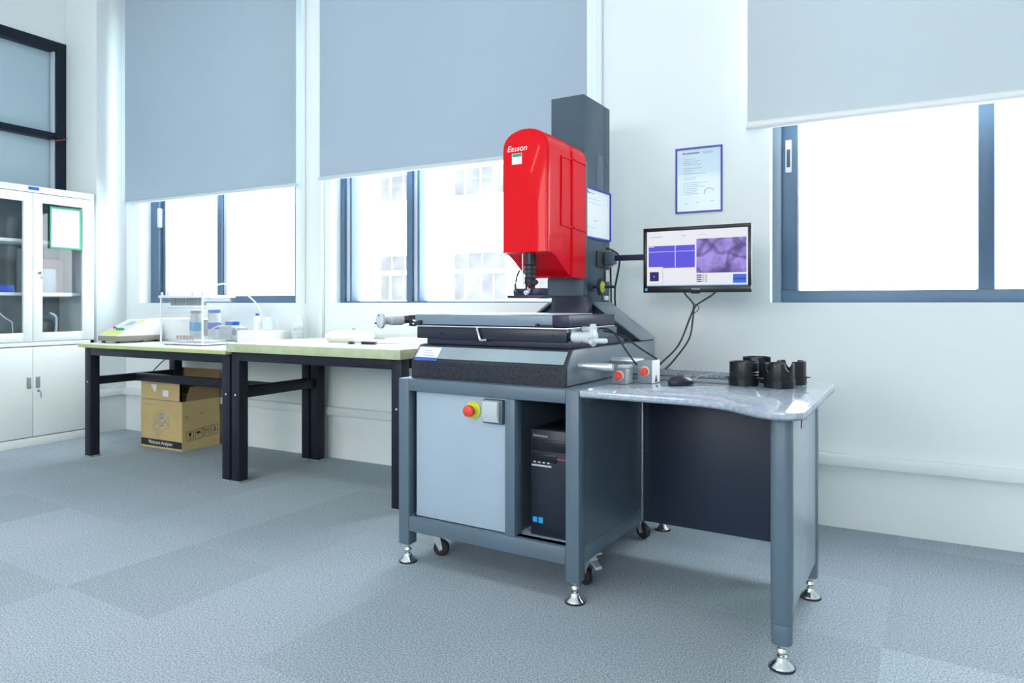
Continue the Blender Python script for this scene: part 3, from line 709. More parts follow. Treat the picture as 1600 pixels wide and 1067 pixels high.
# zoom lens and ring light
lu, lv = 0.367, 0.385
b = B().lathe([(0, 1.20), (0.020, 1.21), (0.0215, 1.21), (0.0215, 1.155), (0.024, 1.152), (0.024, 1.135), (0.0225, 1.133), (0.0225, 1.100), (0.025, 1.098), (0.025, 1.078), (0.022, 1.076), (0.022, 1.058), (0.030, 1.056), (0.030, 1.040), (0, 1.040)][::-1], (lu, lv, 0), n=32)
ln = vm.part('zoom_lens', b, 'blacksat', label='black zoom lens barrel')
b = B().cyl((lu - 0.029, lv - 0.01, 1.065), (lu - 0.029, lv - 0.01, 1.215), 0.003, n=10).cyl((lu - 0.036, lv, 1.16), (lu - 0.036, lv, 1.215), 0.003, n=10)
vm.part('guide_pin', b, 'chrome', ln)
b = B()
for k in range(5): b.lathe([(0.0225, 0), (0.0262, 0.002), (0.0262, 0.005), (0.0225, 0.007)], (lu, lv, 1.082 + 0.018 * k))
vm.part('focus_ring', b, 'rubber', ln)
b = B().box(lu - 0.056, lu + 0.060, lv - 0.045, lv + 0.045, 1.0335, 1.062, 0.004)
vm.part('lamp_block', b, 'purple')
vm.part('light_plate', B().box(lu - 0.080, lu + 0.080, lv - 0.05, lv + 0.05, 1.0205, 1.0335, 0.002), 'purple')
b = B().cyl((lu + 0.030, lv - 0.02, 1.082), (lu + 0.046, lv - 0.035, 1.085), 0.012, n=16, bev=0.002)
vm.part('focus_knob', b, 'rubber')
b = B().cyl((lu + 0.020, lv - 0.05, 1.045), (lu + 0.034, lv - 0.062, 1.064), 0.009, n=14).cyl((lu + 0.005, lv - 0.046, 1.040), (lu + 0.012, lv - 0.055, 1.043), 0.010, n=14)
vm.part('lamp_connector', b, 'chrome')
vm.part('lens_cable', B().tube([(lu - 0.038, lv - 0.02, 1.135), (lu - 0.045, lv - 0.03, 1.11), (lu - 0.046, lv - 0.04, 1.075), (lu - 0.036, lv - 0.050, 1.055), (lu - 0.02, lv - 0.055, 1.045)], 0.0042, 8), 'wire')
vm.part('lens_clip', B().tube([(lu - 0.045, lv - 0.04, 1.045), (lu - 0.045, lv - 0.05, 1.075), (lu - 0.03, lv - 0.05, 1.088)], 0.004, 8), 'chrome')
# focus handwheel on the column's side
fw = B().lathe([(0.016, -0.004), (0.034, -0.006), (0.040, -0.003), (0.040, 0.006), (0.034, 0.010), (0.016, 0.006), (0.016, -0.004)], (0.505, 0.775, 1.073), X, 32)
fo = vm.part('focus_wheel', fw, 'blacksat', label='black focus handwheel with a yellow-green hub')
vm.part('wheel_hub', B().lathe([(0, -0.004), (0.016, -0.004), (0.018, 0.002), (0.018, 0.010), (0.010, 0.013), (0.009, 0.02), (0, 0.02)], (0.505, 0.775, 1.073), X, 24), 'lime', fo)
vm.part('wheel_dial', B().ring((0.512, 0.775, 1.073), Y, Z, 0.026, 0.008, 0.003, n=20), 'lime', fo)
vm.part('wheel_shaft', B().cyl((0.457, 0.775, 1.073), (0.57, 0.775, 1.073), 0.0065, n=14), 'blacksat', fo)
vm.part('shaft_collar', B().cyl((0.457, 0.775, 1.073), (0.468, 0.775, 1.073), 0.020, n=20), 'column', fo)
# monitor arm
am = vm.part('monitor_arm', B().box(0.470, 0.900, 0.915, 0.933, 1.196, 1.222, 0.002), 'purple', label='flat dark monitor arm')
vm.part('arm_bracket', B().box(0.457, 0.464, 0.83, 0.96, 1.165, 1.240, 0.002), 'rubber', am)
vm.part('arm_hinge', B().box(0.464, 0.512, 0.905, 0.943, 1.180, 1.232, 0.003).cyl((0.49, 0.924, 1.172), (0.49, 0.924, 1.240), 0.012, n=16), 'frame2', am)
vm.part('arm_end', B().box(0.86, 0.935, 0.898, 0.935, 1.165, 1.245, 0.003), 'rubber', am)
b = B().tube([(0.478, 0.90, 1.255), (0.50, 0.915, 1.245), (0.525, 0.925, 1.225), (0.530, 0.93, 1.19), (0.515, 0.94, 1.13), (0.502, 0.945, 1.07), (0.500, 0.95, 1.0), (0.505, 0.95, 0.96)], 0.0045, 8)
b.tube([(0.485, 0.93, 1.17), (0.483, 0.94, 1.08), (0.482, 0.945, 1.0), (0.482, 0.95, 0.94)], 0.004, 8)
vm.part('cable', b, 'wire')
b = B().box(0.462, 0.480, 0.925, 0.95, 1.10, 1.155, 0.004); b.box(0.462, 0.475, 0.90, 0.935, 1.015, 1.035, 0.002)
vm.part('cable_tag', b, 'paper', label='small white tags')
# cables from the slide to the control boxes
b = B().tube([(0.684, 0.36, 0.905), (0.72, 0.36, 0.902), (0.76, 0.345, 0.88), (0.80, 0.335, 0.83), (0.835, 0.335, 0.785), (0.845, 0.345, 0.775)], 0.0035, 8)
b.tube([(0.684, 0.40, 0.895), (0.735, 0.40, 0.885), (0.79, 0.38, 0.865), (0.85, 0.37, 0.83), (0.90, 0.39, 0.795), (0.905, 0.41, 0.775)], 0.0035, 8)
vm.part('control_cable', b, 'wire')

# framed certificate on the column's side
def certificate(name, label, loc, frame, o, r, u, w, h_, m, with_seal, lines):
    t = Thing(name, label, 'framed sheet', loc, frame)
    o = Vector(o)
    bw = 0.008
    f = B(); f.plate(o, r, u, 0, w, 0, bw, 0.008).plate(o, r, u, 0, w, h_ - bw, h_, 0.008).plate(o, r, u, 0, bw, bw, h_ - bw, 0.008).plate(o, r, u, w - bw, w, bw, h_ - bw, 0.008)
    t.part('frame', f, 'bluefr')
    sh = t.part('sheet', B().plate(o, r, u, bw, w - bw, bw, h_ - bw, 0.003), m)
    ln_ = B()
    for (a, b0, y_, th_) in lines: ln_.plate(o, r, u, a * w, b0 * w, y_ * h_, y_ * h_ + th_, 0.0004, 0.0031)
    if with_seal:
        ln_.ring(o + Vector(r) * w * 0.72 + Vector(u) * h_ * 0.29, r, u, 0.025, 0.003, 0.0004, 20, 190, 0.0031, 18)
    t.part('printing', ln_, 'ink', sh)
    hh = B(); hh.plate(o, r, u, 0.15 * w, 0.23 * w, 0.905 * h_, 0.905 * h_ + 0.006, 0.0004, 0.0031)
    t.part('heading', hh, 'inkred', sh)
    return t
lines = [(0.24, 0.52, 0.90, 0.008), (0.58, 0.80, 0.915, 0.002), (0.6, 0.8, 0.895, 0.002)]
random.seed(3)
for k in range(20):
    yy = 0.82 - k * 0.028
    if k in (4, 9, 12): continue
    lines.append((0.17, 0.35 + 0.35 * random.random() if yy > 0.38 else 0.42 + 0.12 * random.random(), yy, 0.0016))
lines += [(0.2, 0.26, 0.14, 0.003), (0.45, 0.5, 0.15, 0.003), (0.75, 0.82, 0.16, 0.003)]
certificate('wall_certificate', 'blue-framed pale blue certificate on the wall above the monitor', (-0.81, WALL_Y, 1.44), 'R',
            (-0.922, WALL_Y - 0.0005, 1.444), X, Z, 0.227, 0.320, 'paperb', True, lines)
l2 = [(0.10, 0.32, 0.88, 0.006), (0.36, 0.44, 0.885, 0.004)] + [(0.1, 0.6 + 0.2 * ((k * 7) % 3) / 3, 0.78 - 0.08 * k, 0.0012) for k in range(2)] + [(0.42, 0.52, 0.36, 0.003), (0.1, 0.5, 0.22, 0.001)]
certificate('column_notice', 'blue-framed white notice on the side of the slate machine column', (0.483, 0.81, 1.28), 'M',
            (0.4585, 0.664, 1.290), Y, Z, 0.318, 0.228, 'paper', False, l2)

# ---------------------------------------------------------------- monitor
mn = Thing('computer_monitor', 'black flat monitor showing violet measuring software, held by the machine arm', 'monitor', (0.893, 0.90, 1.19), 'M')
mu0, mu1, mz0, mz1, mv_ = 0.664, 1.130, 1.047, 1.332, 0.885
mn.part('housing', B().prism([(mu0 + 0.006, mz0 + 0.01), (mu1 - 0.006, mz0 + 0.01), (mu1 - 0.006, mz1 - 0.006), (mu0 + 0.006, mz1 - 0.006)], (0, mv_ + 0.004, 0), X, Z, Y, 0.016, 0.003).box(mu0 + 0.12, mu1 - 0.12, mv_ + 0.012, mv_ + 0.034, mz0 + 0.06, mz1 - 0.06, 0.006), 'black')
b = B()
sx0, sx1, sz0, sz1 = mu0 + 0.016, mu1 - 0.014, mz0 + 0.029, mz1 - 0.016
b.box(mu0, mu1, mv_ - 0.006, mv_ + 0.006, sz1, mz1, 0.002).box(mu0, mu1, mv_ - 0.006, mv_ + 0.006, mz0, sz0, 0.002)
b.box(mu0, sx0, mv_ - 0.006, mv_ + 0.006, sz0 - 0.002, sz1 + 0.002, 0.002).box(sx1, mu1, mv_ - 0.006, mv_ + 0.006, sz0 - 0.002, sz1 + 0.002, 0.002)
uc = (mu0 + mu1) / 2
b.prism([(uc - 0.03, mz0 + 0.004), (uc + 0.03, mz0 + 0.004), (uc + 0.015, mz0 - 0.005), (uc - 0.015, mz0 - 0.005)], (0, mv_ - 0.006, 0), X, Z, Y, 0.01, 0.001)
bz = mn.part('bezel', b, 'black')
mn.part('lettering', B().text('PHILIPS', (uc + 0.003, mv_ - 0.006, mz0 + 0.014), X, Z, 0.011, 0.0004), 'ltgrey', bz)
mn.part('bezel_sticker', B().plate((mu0 + 0.008, mv_ - 0.006, mz0 + 0.008), X, Z, 0, 0.012, 0, 0.012, 0.0004), 'cyan', bz)
b = B(); so = Vector((sx0, mv_ - 0.001, sz0)); sw_, sh_ = sx1 - sx0, sz1 - sz0
scr = ['scr_white', 'scr_blue', 'scr_line', 'scr_dark', 'scr_grey', 'scr_cyan', 'scr_yel', 'scr_b2', 'scr_tex', 'inkred']
def sp(mi, x0_, x1_, y0_, y1_, lay=1):
    b.mi = mi; b.plate(so, X, Z, x0_ * sw_, x1_ * sw_, y0_ * sh_, y1_ * sh_, 0.0003, 0.0003 * lay)
b.plate(so, X, Z, 0, sw_, 0, sh_, 0.0003)
sp(1, 0.018, 0.492, 0.33, 0.735)
sp(2, 0.018, 0.492, 0.622, 0.632, 2); sp(2, 0.290, 0.300, 0.34, 0.735, 2); sp(0, 0.02, 0.075, 0.715, 0.728, 2)
sp(8, 0.508, 0.985, 0.225, 0.835)
sp(0, 0.015, 0.165, 0.04, 0.35, 3); sp(4, 0.165, 0.169, 0.04, 0.35, 3); sp(4, 0.015, 0.165, 0.035, 0.04, 3)
sp(3, 0.030, 0.125, 0.09, 0.26, 4); sp(9, 0.030, 0.034, 0.09, 0.26, 5); sp(2, 0.070, 0.082, 0.165, 0.185, 5)
sp(7, 0.86, 0.985, 0.04, 0.195); sp(3, 0.86, 0.985, 0.105, 0.12, 2)
for r_ in range(4):
    sp(3, 0.51, 0.56, 0.175 - r_ * 0.036, 0.195 - r_ * 0.036, 2); sp(6, 0.565, 0.585, 0.175 - r_ * 0.036, 0.195 - r_ * 0.036, 2); sp(4, 0.59, 0.615, 0.175 - r_ * 0.036, 0.195 - r_ * 0.036, 2)
sp(5, 0.0, 1.0, 0.0, 0.018)
for k in range(6): sp(4, 0.03 + k * 0.022, 0.042 + k * 0.022, 0.888, 0.905)
sp(4, 0.36, 0.40, 0.90, 0.91)
for k in range(3): sp(4, 0.53 + k * 0.03, 0.54 + k * 0.03, 0.90, 0.912)
mn.part('screen', b, scr, label='lit screen with violet windows', smooth=False)
# cables hanging from the monitor to the desk
b = B().tube([(0.83, 0.915, 1.09), (0.845, 0.90, 1.045), (0.875, 0.90, 1.01), (0.885, 0.90, 0.985), (0.868, 0.89, 0.93), (0.83, 0.86, 0.82), (0.775, 0.80, 0.745), (0.76, 0.78, 0.72)], 0.0040, 8)
b.tube([(0.99, 0.915, 1.09), (0.975, 0.90, 1.045), (0.93, 0.90, 1.015), (0.890, 0.90, 0.985), (0.885, 0.89, 0.94), (0.880, 0.85, 0.85), (0.83, 0.80, 0.76), (0.80, 0.76, 0.718)], 0.0040, 8)
b.tube([(0.888, 0.893, 1.0), (0.905, 0.893, 0.99), (0.908, 0.893, 0.975), (0.895, 0.893, 0.962), (0.885, 0.893, 0.96)], 0.0018, 6)
single('monitor_cable', b, 'wire', 'pair of black cables hanging from the monitor down to the granite desktop', 'cable', 'M', (0.85, 0.86, 0.72))

# ---------------------------------------------------------------- desk
dk = Thing('granite_desk', 'grey desk with a wavy polished granite top beside the machine cabinet', 'desk', (1.12, 0.3, 0), 'M')
def catmull(P, n=6):
    out = []
    for i in range(len(P)):
        a, b_, c, d = (Vector(P[(i + k) % len(P)]) for k in (-1, 0, 1, 2))
        for k in range(n):
            t = k / n; out.append(tuple(0.5 * ((2 * b_) + (-a + c) * t + (2 * a - 5 * b_ + 4 * c - d) * t * t + (-a + 3 * b_ - 3 * c + d) * t ** 3)))
    return out
front = [(0.774, 0.0), (0.90, 0.0), (1.02, 0.0), (1.12, 0.0), (1.20, -0.012), (1.27, -0.045), (1.33, -0.098), (1.38, -0.132), (1.42, -0.142), (1.455, -0.132), (1.474, -0.110), (1.480, -0.08)]
def open_cat(P, n=5):
    out = []
    Q = [P[0]] + P + [P[-1]]
    for i in range(1, len(Q) - 2):
        a, b_, c, d = (Vector(Q[i + k]) for k in (-1, 0, 1, 2))
        for k in range(n):
            t = k / n; out.append(tuple(0.5 * ((2 * b_) + (-a + c) * t + (2 * a - 5 * b_ + 4 * c - d) * t * t + (-a + 3 * b_ - 3 * c + d) * t ** 3)))
    return out + [P[-1]]
outl = open_cat(front) + [(1.473, 0.60), (1.468, 0.655), (1.452, 0.690), (1.42, 0.708), (1.38, 0.712), (0.774, 0.712)]
tp = dk.part('desktop', B().prism(outl, (0, 0, CH - 0.018), X, Y, Z, 0.018, 0.003), 'desktop', label='polished speckled granite top')
dk.part('desktop_edge', B().prism([(p[0], p[1]) for p in outl], (0, 0, CH - 0.021), X, Y, Z, 0.004), 'deskedge', tp)
# near leg: oval column, with sleeve
def oval(t_, u, v, z0_, z1_, ru, rv, name, m):
    pts = [(u + ru * math.copysign(abs(math.cos(a)) ** 0.75, math.cos(a)), v + rv * math.copysign(abs(math.sin(a)) ** 0.75, math.sin(a))) for a in (2 * PI * k / 32 for k in range(32))]
    return t_.part(name, B().prism(pts, (0, 0, z0_), X, Y, Z, z1_ - z0_, 0.001), m)
LU, LV = 1.4165, -0.062
oval(dk, LU, LV, 0.130, CH - 0.021, 0.029, 0.030, 'leg', 'frame')
oval(dk, LU, LV, 0.072, 0.1285, 0.0275, 0.0285, 'leg_sleeve', 'frame')
oval(dk, LU - 0.004, 0.475, 0.072, CH - 0.021, 0.024, 0.026, 'leg', 'frame')
make_foot(dk, LU, LV, 0.072); make_foot(dk, LU - 0.004, 0.475, 0.072)
ep = dk.part('end_panel', B().prism([(-0.035, 0.130), (0.452, 0.130), (0.452, CH - 0.022), (-0.035, CH - 0.022)], (1.410, 0, 0), Y, Z, X, 0.022, 0.002), 'endpanel', label='satin grey end panel')
pk = B().text('F', (1.4325, 0.20, 0.655), Y, Z, 0.03)
b = B(); b.plate((1.4325, 0.165, 0.640), Y, Z, 0.0, 0.03, 0.0, 0.018, 0.0006); b.plate((1.4325, 0.165, 0.640), Y, Z, 0.034, 0.05, 0.006, 0.022, 0.0006)
pk.bm.free()
M['pink'] = mat('pink_sticker', (0.75, 0.12, 0.25), 0.5)
dk.part('sticker', b, 'pink', ep, label='pink torn sticker')
dk.part('sticker_edge', B().plate((1.4325, 0.155, 0.625), Y, Z, 0, 0.006, 0, 0.04, 0.001), 'dkink', ep)
dk.part('modesty_panel', B().box(0.774, 1.40, 0.590, 0.602, CZ, CH - 0.022, 0.002), 'navy', label='dark navy modesty panel')
dk.part('trim_strip', B().box(0.7715, 0.777, 0.570, 0.589, CZ + 0.01, CH - 0.022, 0.001), 'brushed')
dk.part('cable_cover', B().tube([(1.425, 0.512, CH - 0.03), (1.428, 0.513, 0.55), (1.427, 0.515, 0.35), (1.428, 0.513, 0.12)], 0.005, 8), 'wire')
single('screw_cap', B().lathe([(0, 0), (0.009, 0), (0.009, 0.003), (0.006, 0.006), (0, 0.007)], (0.80, 0.03, CH + 0.0005), Z, 16), 'white', 'small white cap lying on the front corner of the granite desktop', 'cap', 'M', (0.80, 0.03, CH))

# control boxes
def control_box(u0, u1, v0, v1, h_, label, lit_white):
    t = Thing('control_box', label, 'control box', ((u0 + u1) / 2, (v0 + v1) / 2, CH), 'M', 'control boxes with red buttons')
    t.part('case', B().box(u0, u1, v0, v1, CH + 0.0005, CH + h_, 0.002), 'boxgrey')
    cu, cz = (u0 + u1) / 2 + 0.002, CH + h_ * 0.55
    t.part('button_ring', B().lathe([(0, 0), (0.0175, 0), (0.0175, 0.004), (0.015, 0.006), (0, 0.006)], (cu, v0, cz), -Y, 24), 'cream')
    t.part('button', B().lathe([(0, 0.004), (0.0145, 0.004), (0.015, 0.012), (0.012, 0.016), (0, 0.017)], (cu, v0, cz), -Y, 24), 'redbtn', label='red round button')
    if lit_white:
        s_ = t.part('lit_side', B().box(u1, u1 + 0.003, v0 + 0.001, v1, CH + 0.001, CH + h_ + 0.003, 0.001), 'paper', label='side coloured white as lit')  # light falling on the right side is put into a white plate
        vm_ = (v0 + v1) / 2 - 0.002
        t.part('triangle_mark', B().prism([(vm_ - 0.014, CH + 0.004), (vm_ + 0.014, CH + 0.004), (vm_, CH + 0.030)], (u1 + 0.003, 0, 0), Y, Z, X, 0.0006), 'dkink', s_, label='black triangle')
    else:
        t.part('lit_side', B().box(u1, u1 + 0.002, v0 + 0.001, v1, CH + 0.001, CH + h_ - 0.002, 0.001), 'ltgrey')  # lighter tone carries the light on this side of the grey case
        t.part('top_plate', B().box(u0 + 0.012, u1 + 0.006, v0 + 0.02, v1, CH + h_, CH + h_ + 0.010, 0.001), 'ltgrey')
    return t
control_box(0.785, 0.836, 0.245, 0.31, 0.056, 'low grey control box with a red button, nearest the granite base', False)
control_box(0.853, 0.908, 0.315, 0.392, 0.080, 'taller control box with a red button and black triangle on a side coloured as lit', True)

# keyboard
kx0, kx1 = 0.735, 1.150
kb = Thing('keyboard', 'black keyboard lying on the desktop behind the mouse', 'keyboard', (0.95, 0.53, CH), 'M')
M['kbgrey'] = mat('keyboard_grey', (0.24, 0.29, 0.33), 0.4)
M['keygrey'] = mat('keycap_grey', (0.13, 0.16, 0.19), 0.45)
kb.part('base', B().prism([(0.465, CH + 0.0005), (0.60, CH + 0.0005), (0.60, CH + 0.022), (0.465, CH + 0.012)], (kx0, 0, 0), Y, Z, X, kx1 - kx0, 0.003), 'kbgrey')
b = B()
for r_ in range(6):
    v_ = 0.473 + r_ * 0.0208; zk = CH + 0.0125 + (v_ - 0.465) * 0.074
    u_ = kx0 + 0.008
    n_ = 0
    while u_ < kx1 - 0.018:
        wk = 0.0165 if not (r_ == 0 and 4 < n_ < 7) else 0.05
        b.box(u_, u_ + wk, v_, v_ + 0.0175, zk, zk + 0.007, 0.0015, 1); u_ += wk + 0.003; n_ += 1
ko = kb.part('keys', b, 'keygrey', kind='stuff')
# mouse
ms = Thing('computer_mouse', 'black computer mouse on the granite desktop in front of the keyboard', 'mouse', (1.012, 0.325, CH), 'M')
t_ = bmesh.new(); bmesh.ops.create_uvsphere(t_, u_segments=28, v_segments=18, radius=1)
for v in t_.verts:
    x_, y_, z_ = v.co
    z_ = max(z_, -0.35)
    v.co = Vector((x_ * 0.031 * (1 - 0.12 * y_), y_ * 0.052, (z_ + 0.35) * 0.027 * (1 - 0.25 * max(0, y_))))
bb_ = B(); bb_._merge(t_, Matrix.Translation((1.010, 0.330, CH + 0.0005)) @ Matrix.Rotation(R(-38), 4, 'Z'))
body = ms.part('body', bb_, 'blacksat')
wh = B().cyl((-0.003, 0.030, 0.028), (0.003, 0.030, 0.028), 0.007, n=16)
wh.bm.transform(Matrix.Translation((1.010, 0.330, CH + 0.0005)) @ Matrix.Rotation(R(-38), 4, 'Z'))
ms.part('scroll_wheel', wh, 'grey')
ms.part('cord', B().tube([(1.040, 0.368, CH + 0.016), (1.060, 0.385, CH + 0.030), (1.085, 0.415, CH + 0.034), (1.115, 0.45, CH + 0.036)], 0.002, 6), 'grey')

# black plastic ring fixtures
def fixture(u, v, label, r_=0.050, h_=0.083, notch=None, arms=()):
    t = Thing('fixture_ring', label, 'fixture', (u, v, CH), 'M', 'black ring fixtures on the desktop')
    n = 56; bm = bmesh.new()
    prof = [(r_ - 0.004, 0.0005), (r_ + 0.001, 0.0005), (r_ + 0.001, 0.024)]
    def ring(rr, z_): return [bm.verts.new((rr * math.cos(2 * PI * i / n), rr * math.sin(2 * PI * i / n), z_ if not callable(z_) else z_(360 * i / n))) for i in range(n)]
    def top(a):
        for c_, w_, d_ in (notch or []):
            dlt = abs((a - c_ + 180) % 360 - 180)
            if dlt < w_: return h_ - d_ * math.sqrt(max(0, 1 - (dlt / w_) ** 2))
        return h_
    rs = [ring(r_ - 0.010, 0.0005), ring(r_ + 0.001, 0.0005), ring(r_ + 0.002, 0.0245), ring(r_ + 0.002, 0.0275), ring(r_ - 0.001, 0.028), ring(r_ - 0.001, lambda a: top(a) - 0.004), ring(r_ - 0.002, top), ring(r_ - 0.006, top), ring(r_ - 0.007, lambda a: top(a) - 0.003), ring(r_ - 0.010, 0.006)]
    for a, b_ in zip(rs, rs[1:] + rs[:1]):
        for i in range(n): bm.faces.new((a[i], a[(i + 1) % n], b_[(i + 1) % n], b_[i]))
    bmesh.ops.recalc_face_normals(bm, faces=list(bm.faces))
    q = B(); q._merge(bm, Matrix.Translation((u, v, CH)))
    t.part('ring', q, 'black')
    for a in arms:
        q = B().box(r_ - 0.004, r_ + 0.014, -0.007, 0.007, 0.025, 0.030, 0.001); q.bm.transform(Matrix.Translation((u, v, CH)) @ Matrix.Rotation(R(a), 4, 'Z'))
        t.part('lug', q, 'black')
    q = B().lathe([(r_ - 0.001, 0.036), (r_ + 0.0006, 0.038), (r_ - 0.001, 0.040)], (u, v, CH)).lathe([(r_ - 0.001, 0.046), (r_ + 0.0006, 0.048), (r_ - 0.001, 0.050)], (u, v, CH))
    if not notch: t.part('groove_band', q, 'blacksat')
    else: q.bm.free()
fixture(1.198, 0.450, 'closed black ring fixture at the front, beside the keyboard end', arms=(200, -20))
fixture(1.318, 0.442, 'front black ring fixture with scooped rim, nearest the desk edge', notch=[(233, 20, 0.028), (318, 20, 0.026), (53, 24, 0.032)], arms=(185,))
fixture(1.214, 0.582, 'black ring fixture behind the closed front one', h_=0.092, notch=[(-20, 26, 0.03)])
fixture(1.336, 0.572, 'rear black ring fixture with scooped rim, at the right of the four', notch=[(250, 30, 0.03), (100, 26, 0.03)], arms=(-5,))

# ---------------------------------------------------------------- workbenches
def bench(name_label, x0, x1, zt, th, edge, legs_x, front_y=2.66, back_y=3.40, brace_long=True, cut=False):
    t = Thing('workbench', name_label, 'workbench', ((x0 + x1) / 2, 3.03, 0), 'R', 'black framed workbenches')
    top = t.part('worktop', B().box(x0, x1, front_y, back_y, zt - 0.004, zt, 0.001), 'benchtop')
    pts = [(x0, front_y), (x1, front_y), (x1, back_y), (x0, back_y)]
    t.part('worktop_edge', B().box(x0, x1, front_y, back_y, zt - th, zt - 0.004, 0.001), edge, top, label='yellow-green laminate edge')
    zb = zt - th; lw = 0.062
    lx = legs_x
    for xx in lx:
        for yy in (front_y + 0.035, back_y - 0.035 - lw):
            lg = t.part('leg', B().box(xx, xx + lw, yy, yy + lw, 0.004, zb, 0.003), 'benchblk')
            t.part('foot_cap', B().box(xx - 0.002, xx + lw + 0.002, yy - 0.002, yy + lw + 0.002, 0, 0.010, 0.002), 'grey', lg)
    ya, yb_ = front_y + 0.035, back_y - 0.035
    fy = 0.052
    for y_ in (ya, yb_ - 0.03): t.part('apron', B().box(lx[0] + lw, lx[1], y_ + 0.001, y_ + 0.030, zb - fy, zb, 0.002), 'benchblk')
    for xx in lx:
        t.part('apron', B().box(xx + 0.012, xx + 0.042, ya + lw, yb_ - lw, zb - fy, zb, 0.002), 'benchblk')
        t.part('stretcher', B().box(xx + 0.012, xx + 0.046, ya + lw, yb_ - lw, 0.468, 0.520, 0.002), 'benchblk')
        t.part('bolt', B().cyl((xx + lw * 0.5, ya - 0.001, 0.49), (xx + lw * 0.5, ya + 0.003, 0.49), 0.006, n=12), 'chrome')
    if brace_long:
        ym = (ya + yb_) / 2
        t.part('stretcher', B().box(lx[0] + 0.046, lx[1] + 0.012, ym - 0.02, ym + 0.02, 0.468, 0.520, 0.002), 'benchblk')
    return t
bench('lower workbench with a thin lime edge beside the white cupboard', -4.63, -3.235, 0.740, 0.024, 'benchedge', (-4.615, -3.305))
bench('higher workbench with a thick olive edge, right beside the machine cabinet', -3.230, -2.030, 0.780, 0.048, 'benchedge2', (-3.228, -2.110), brace_long=False)

# ---------------------------------------------------------------- white filing cupboard
FX, FB, FY0, FY1, FH = -5.276, -5.72, 2.29, 3.15, 1.825
fc = Thing('filing_cupboard', 'tall white steel cupboard with glass upper doors, by the left wall', 'cupboard', (-5.5, 2.72, 0))
b = B()
b.box(FB, FX - 0.02, FY0, FY0 + 0.012, 0, FH).box(FB, FX - 0.02, FY1 - 0.012, FY1, 0, FH).box(FB, FX, FY0, FY1, FH - 0.045, FH, 0.003).box(FB, FX - 0.02, FY0 + 0.012, FY1 - 0.012, 0.70, 0.725)
b.box(FB, FX, FY0, FY1, 0.0, 0.060, 0.002).box(FX - 0.02, FX, FY0, FY1, 0.700, 0.728, 0.001)
b.box(FX - 0.02, FX, FY0, FY0 + 0.018, 0.06, FH - 0.045, 0.001).box(FX - 0.02, FX, FY1 - 0.028, FY1, 0.06, FH - 0.045, 0.001)
bd_ = fc.part('body', b, 'steelwhite')
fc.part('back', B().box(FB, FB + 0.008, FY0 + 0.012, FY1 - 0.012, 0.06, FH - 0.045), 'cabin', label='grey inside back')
mid = (FY0 + FY1) / 2
for zs in (1.055, 1.43):
    fc.part('shelf', B().box(FB + 0.01, FX - 0.06, FY0 + 0.012, FY1 - 0.012, zs, zs + 0.022, 0.002), 'steelwhite')
for k, (a, b2) in enumerate(((FY0 + 0.019, mid - 0.002), (mid + 0.002, FY1 - 0.029))):
    s0, s1 = a + 0.062, b2 - 0.058
    z0_, z1_ = 0.732, FH - 0.050
    gz0, gz1 = 0.795, 1.712
    b = B(); b.box(FX - 0.02, FX + 0.003, a, s0, z0_, z1_, 0.002).box(FX - 0.02, FX + 0.003, s1, b2, z0_, z1_, 0.002).box(FX - 0.02, FX + 0.003, s0, s1, z0_, gz0, 0.002).box(FX - 0.02, FX + 0.003, s0, s1, gz1, z1_, 0.002)
    d = fc.part('glass_door', b, 'steelwhite')
    fc.part('door_glass', B().box(FX - 0.012, FX - 0.008, s0, s1, gz0, gz1), 'glass', d)
    hy = (mid - 0.028) if k == 0 else (mid + 0.034)
    fc.part('handle', B().tube([(FX + 0.003, hy, 1.245), (FX + 0.024, hy, 1.252), (FX + 0.024, hy, 1.335), (FX + 0.003, hy, 1.342)], 0.0048, 8, False), 'chrome', d)
    if k == 1: 
        fc.part('lock', B().cyl((FX + 0.003, mid + 0.045, 1.215), (FX + 0.009, mid + 0.045, 1.215), 0.010, n=16).box(FX + 0.009, FX + 0.026, mid + 0.0435, mid + 0.0465, 1.205, 1.225).box(FX + 0.020, FX + 0.022, mid + 0.040, mid + 0.052, 1.17, 1.198), 'grey', d)
    b = B().box(FX - 0.02, FX + 0.003, a, b2, 0.066, 0.694, 0.002)
    d = fc.part('lower_door', b, 'steelwhite')
    hy = (mid - 0.026) if k == 0 else (mid + 0.032)
    h = fc.part('handle', B().box(FX + 0.003, FX + 0.006, hy - 0.015, hy + 0.015, 0.405, 0.485, 0.001), 'brushed', d, label='recessed metal pull')
    if k == 1: fc.part('lock', B().cyl((FX + 0.003, mid + 0.035, 0.385), (FX + 0.009, mid + 0.035, 0.385), 0.009, n=16).tube([(FX + 0.012, mid + 0.035, 0.385), (FX + 0.02, mid + 0.044, 0.37), (FX + 0.014, mid + 0.047, 0.335)], 0.0035, 6), 'grey', d)
tg = fc.part('name_tag', B().box(FX, FX + 0.003, mid - 0.028, mid + 0.042, FH - 0.030, FH - 0.008, 0.001), 'blue', label='small blue name tag')
# notice taped inside the glass door
nt_ = Thing('door_notice', 'white sheet with a green border on the right glass door of the cupboard', 'notice', (FX, 2.93, 1.40))
gn = B().box(FX + 0.0035, FX + 0.0055, 2.832, 3.055, 1.395, 1.695)
fr_ = nt_.part('border', gn, 'greenb')
nt_.part('sheet', B().box(FX + 0.0055, FX + 0.0065, 2.843, 3.037, 1.408, 1.680), 'paper')
b = B()
for zz in (1.435, 1.645): b.plate((FX + 0.0066, 2.862, zz), Y, Z, 0, 0.008, 0, 0.006, 0.0004)
nt_.part('red_mark', b, 'inkred')
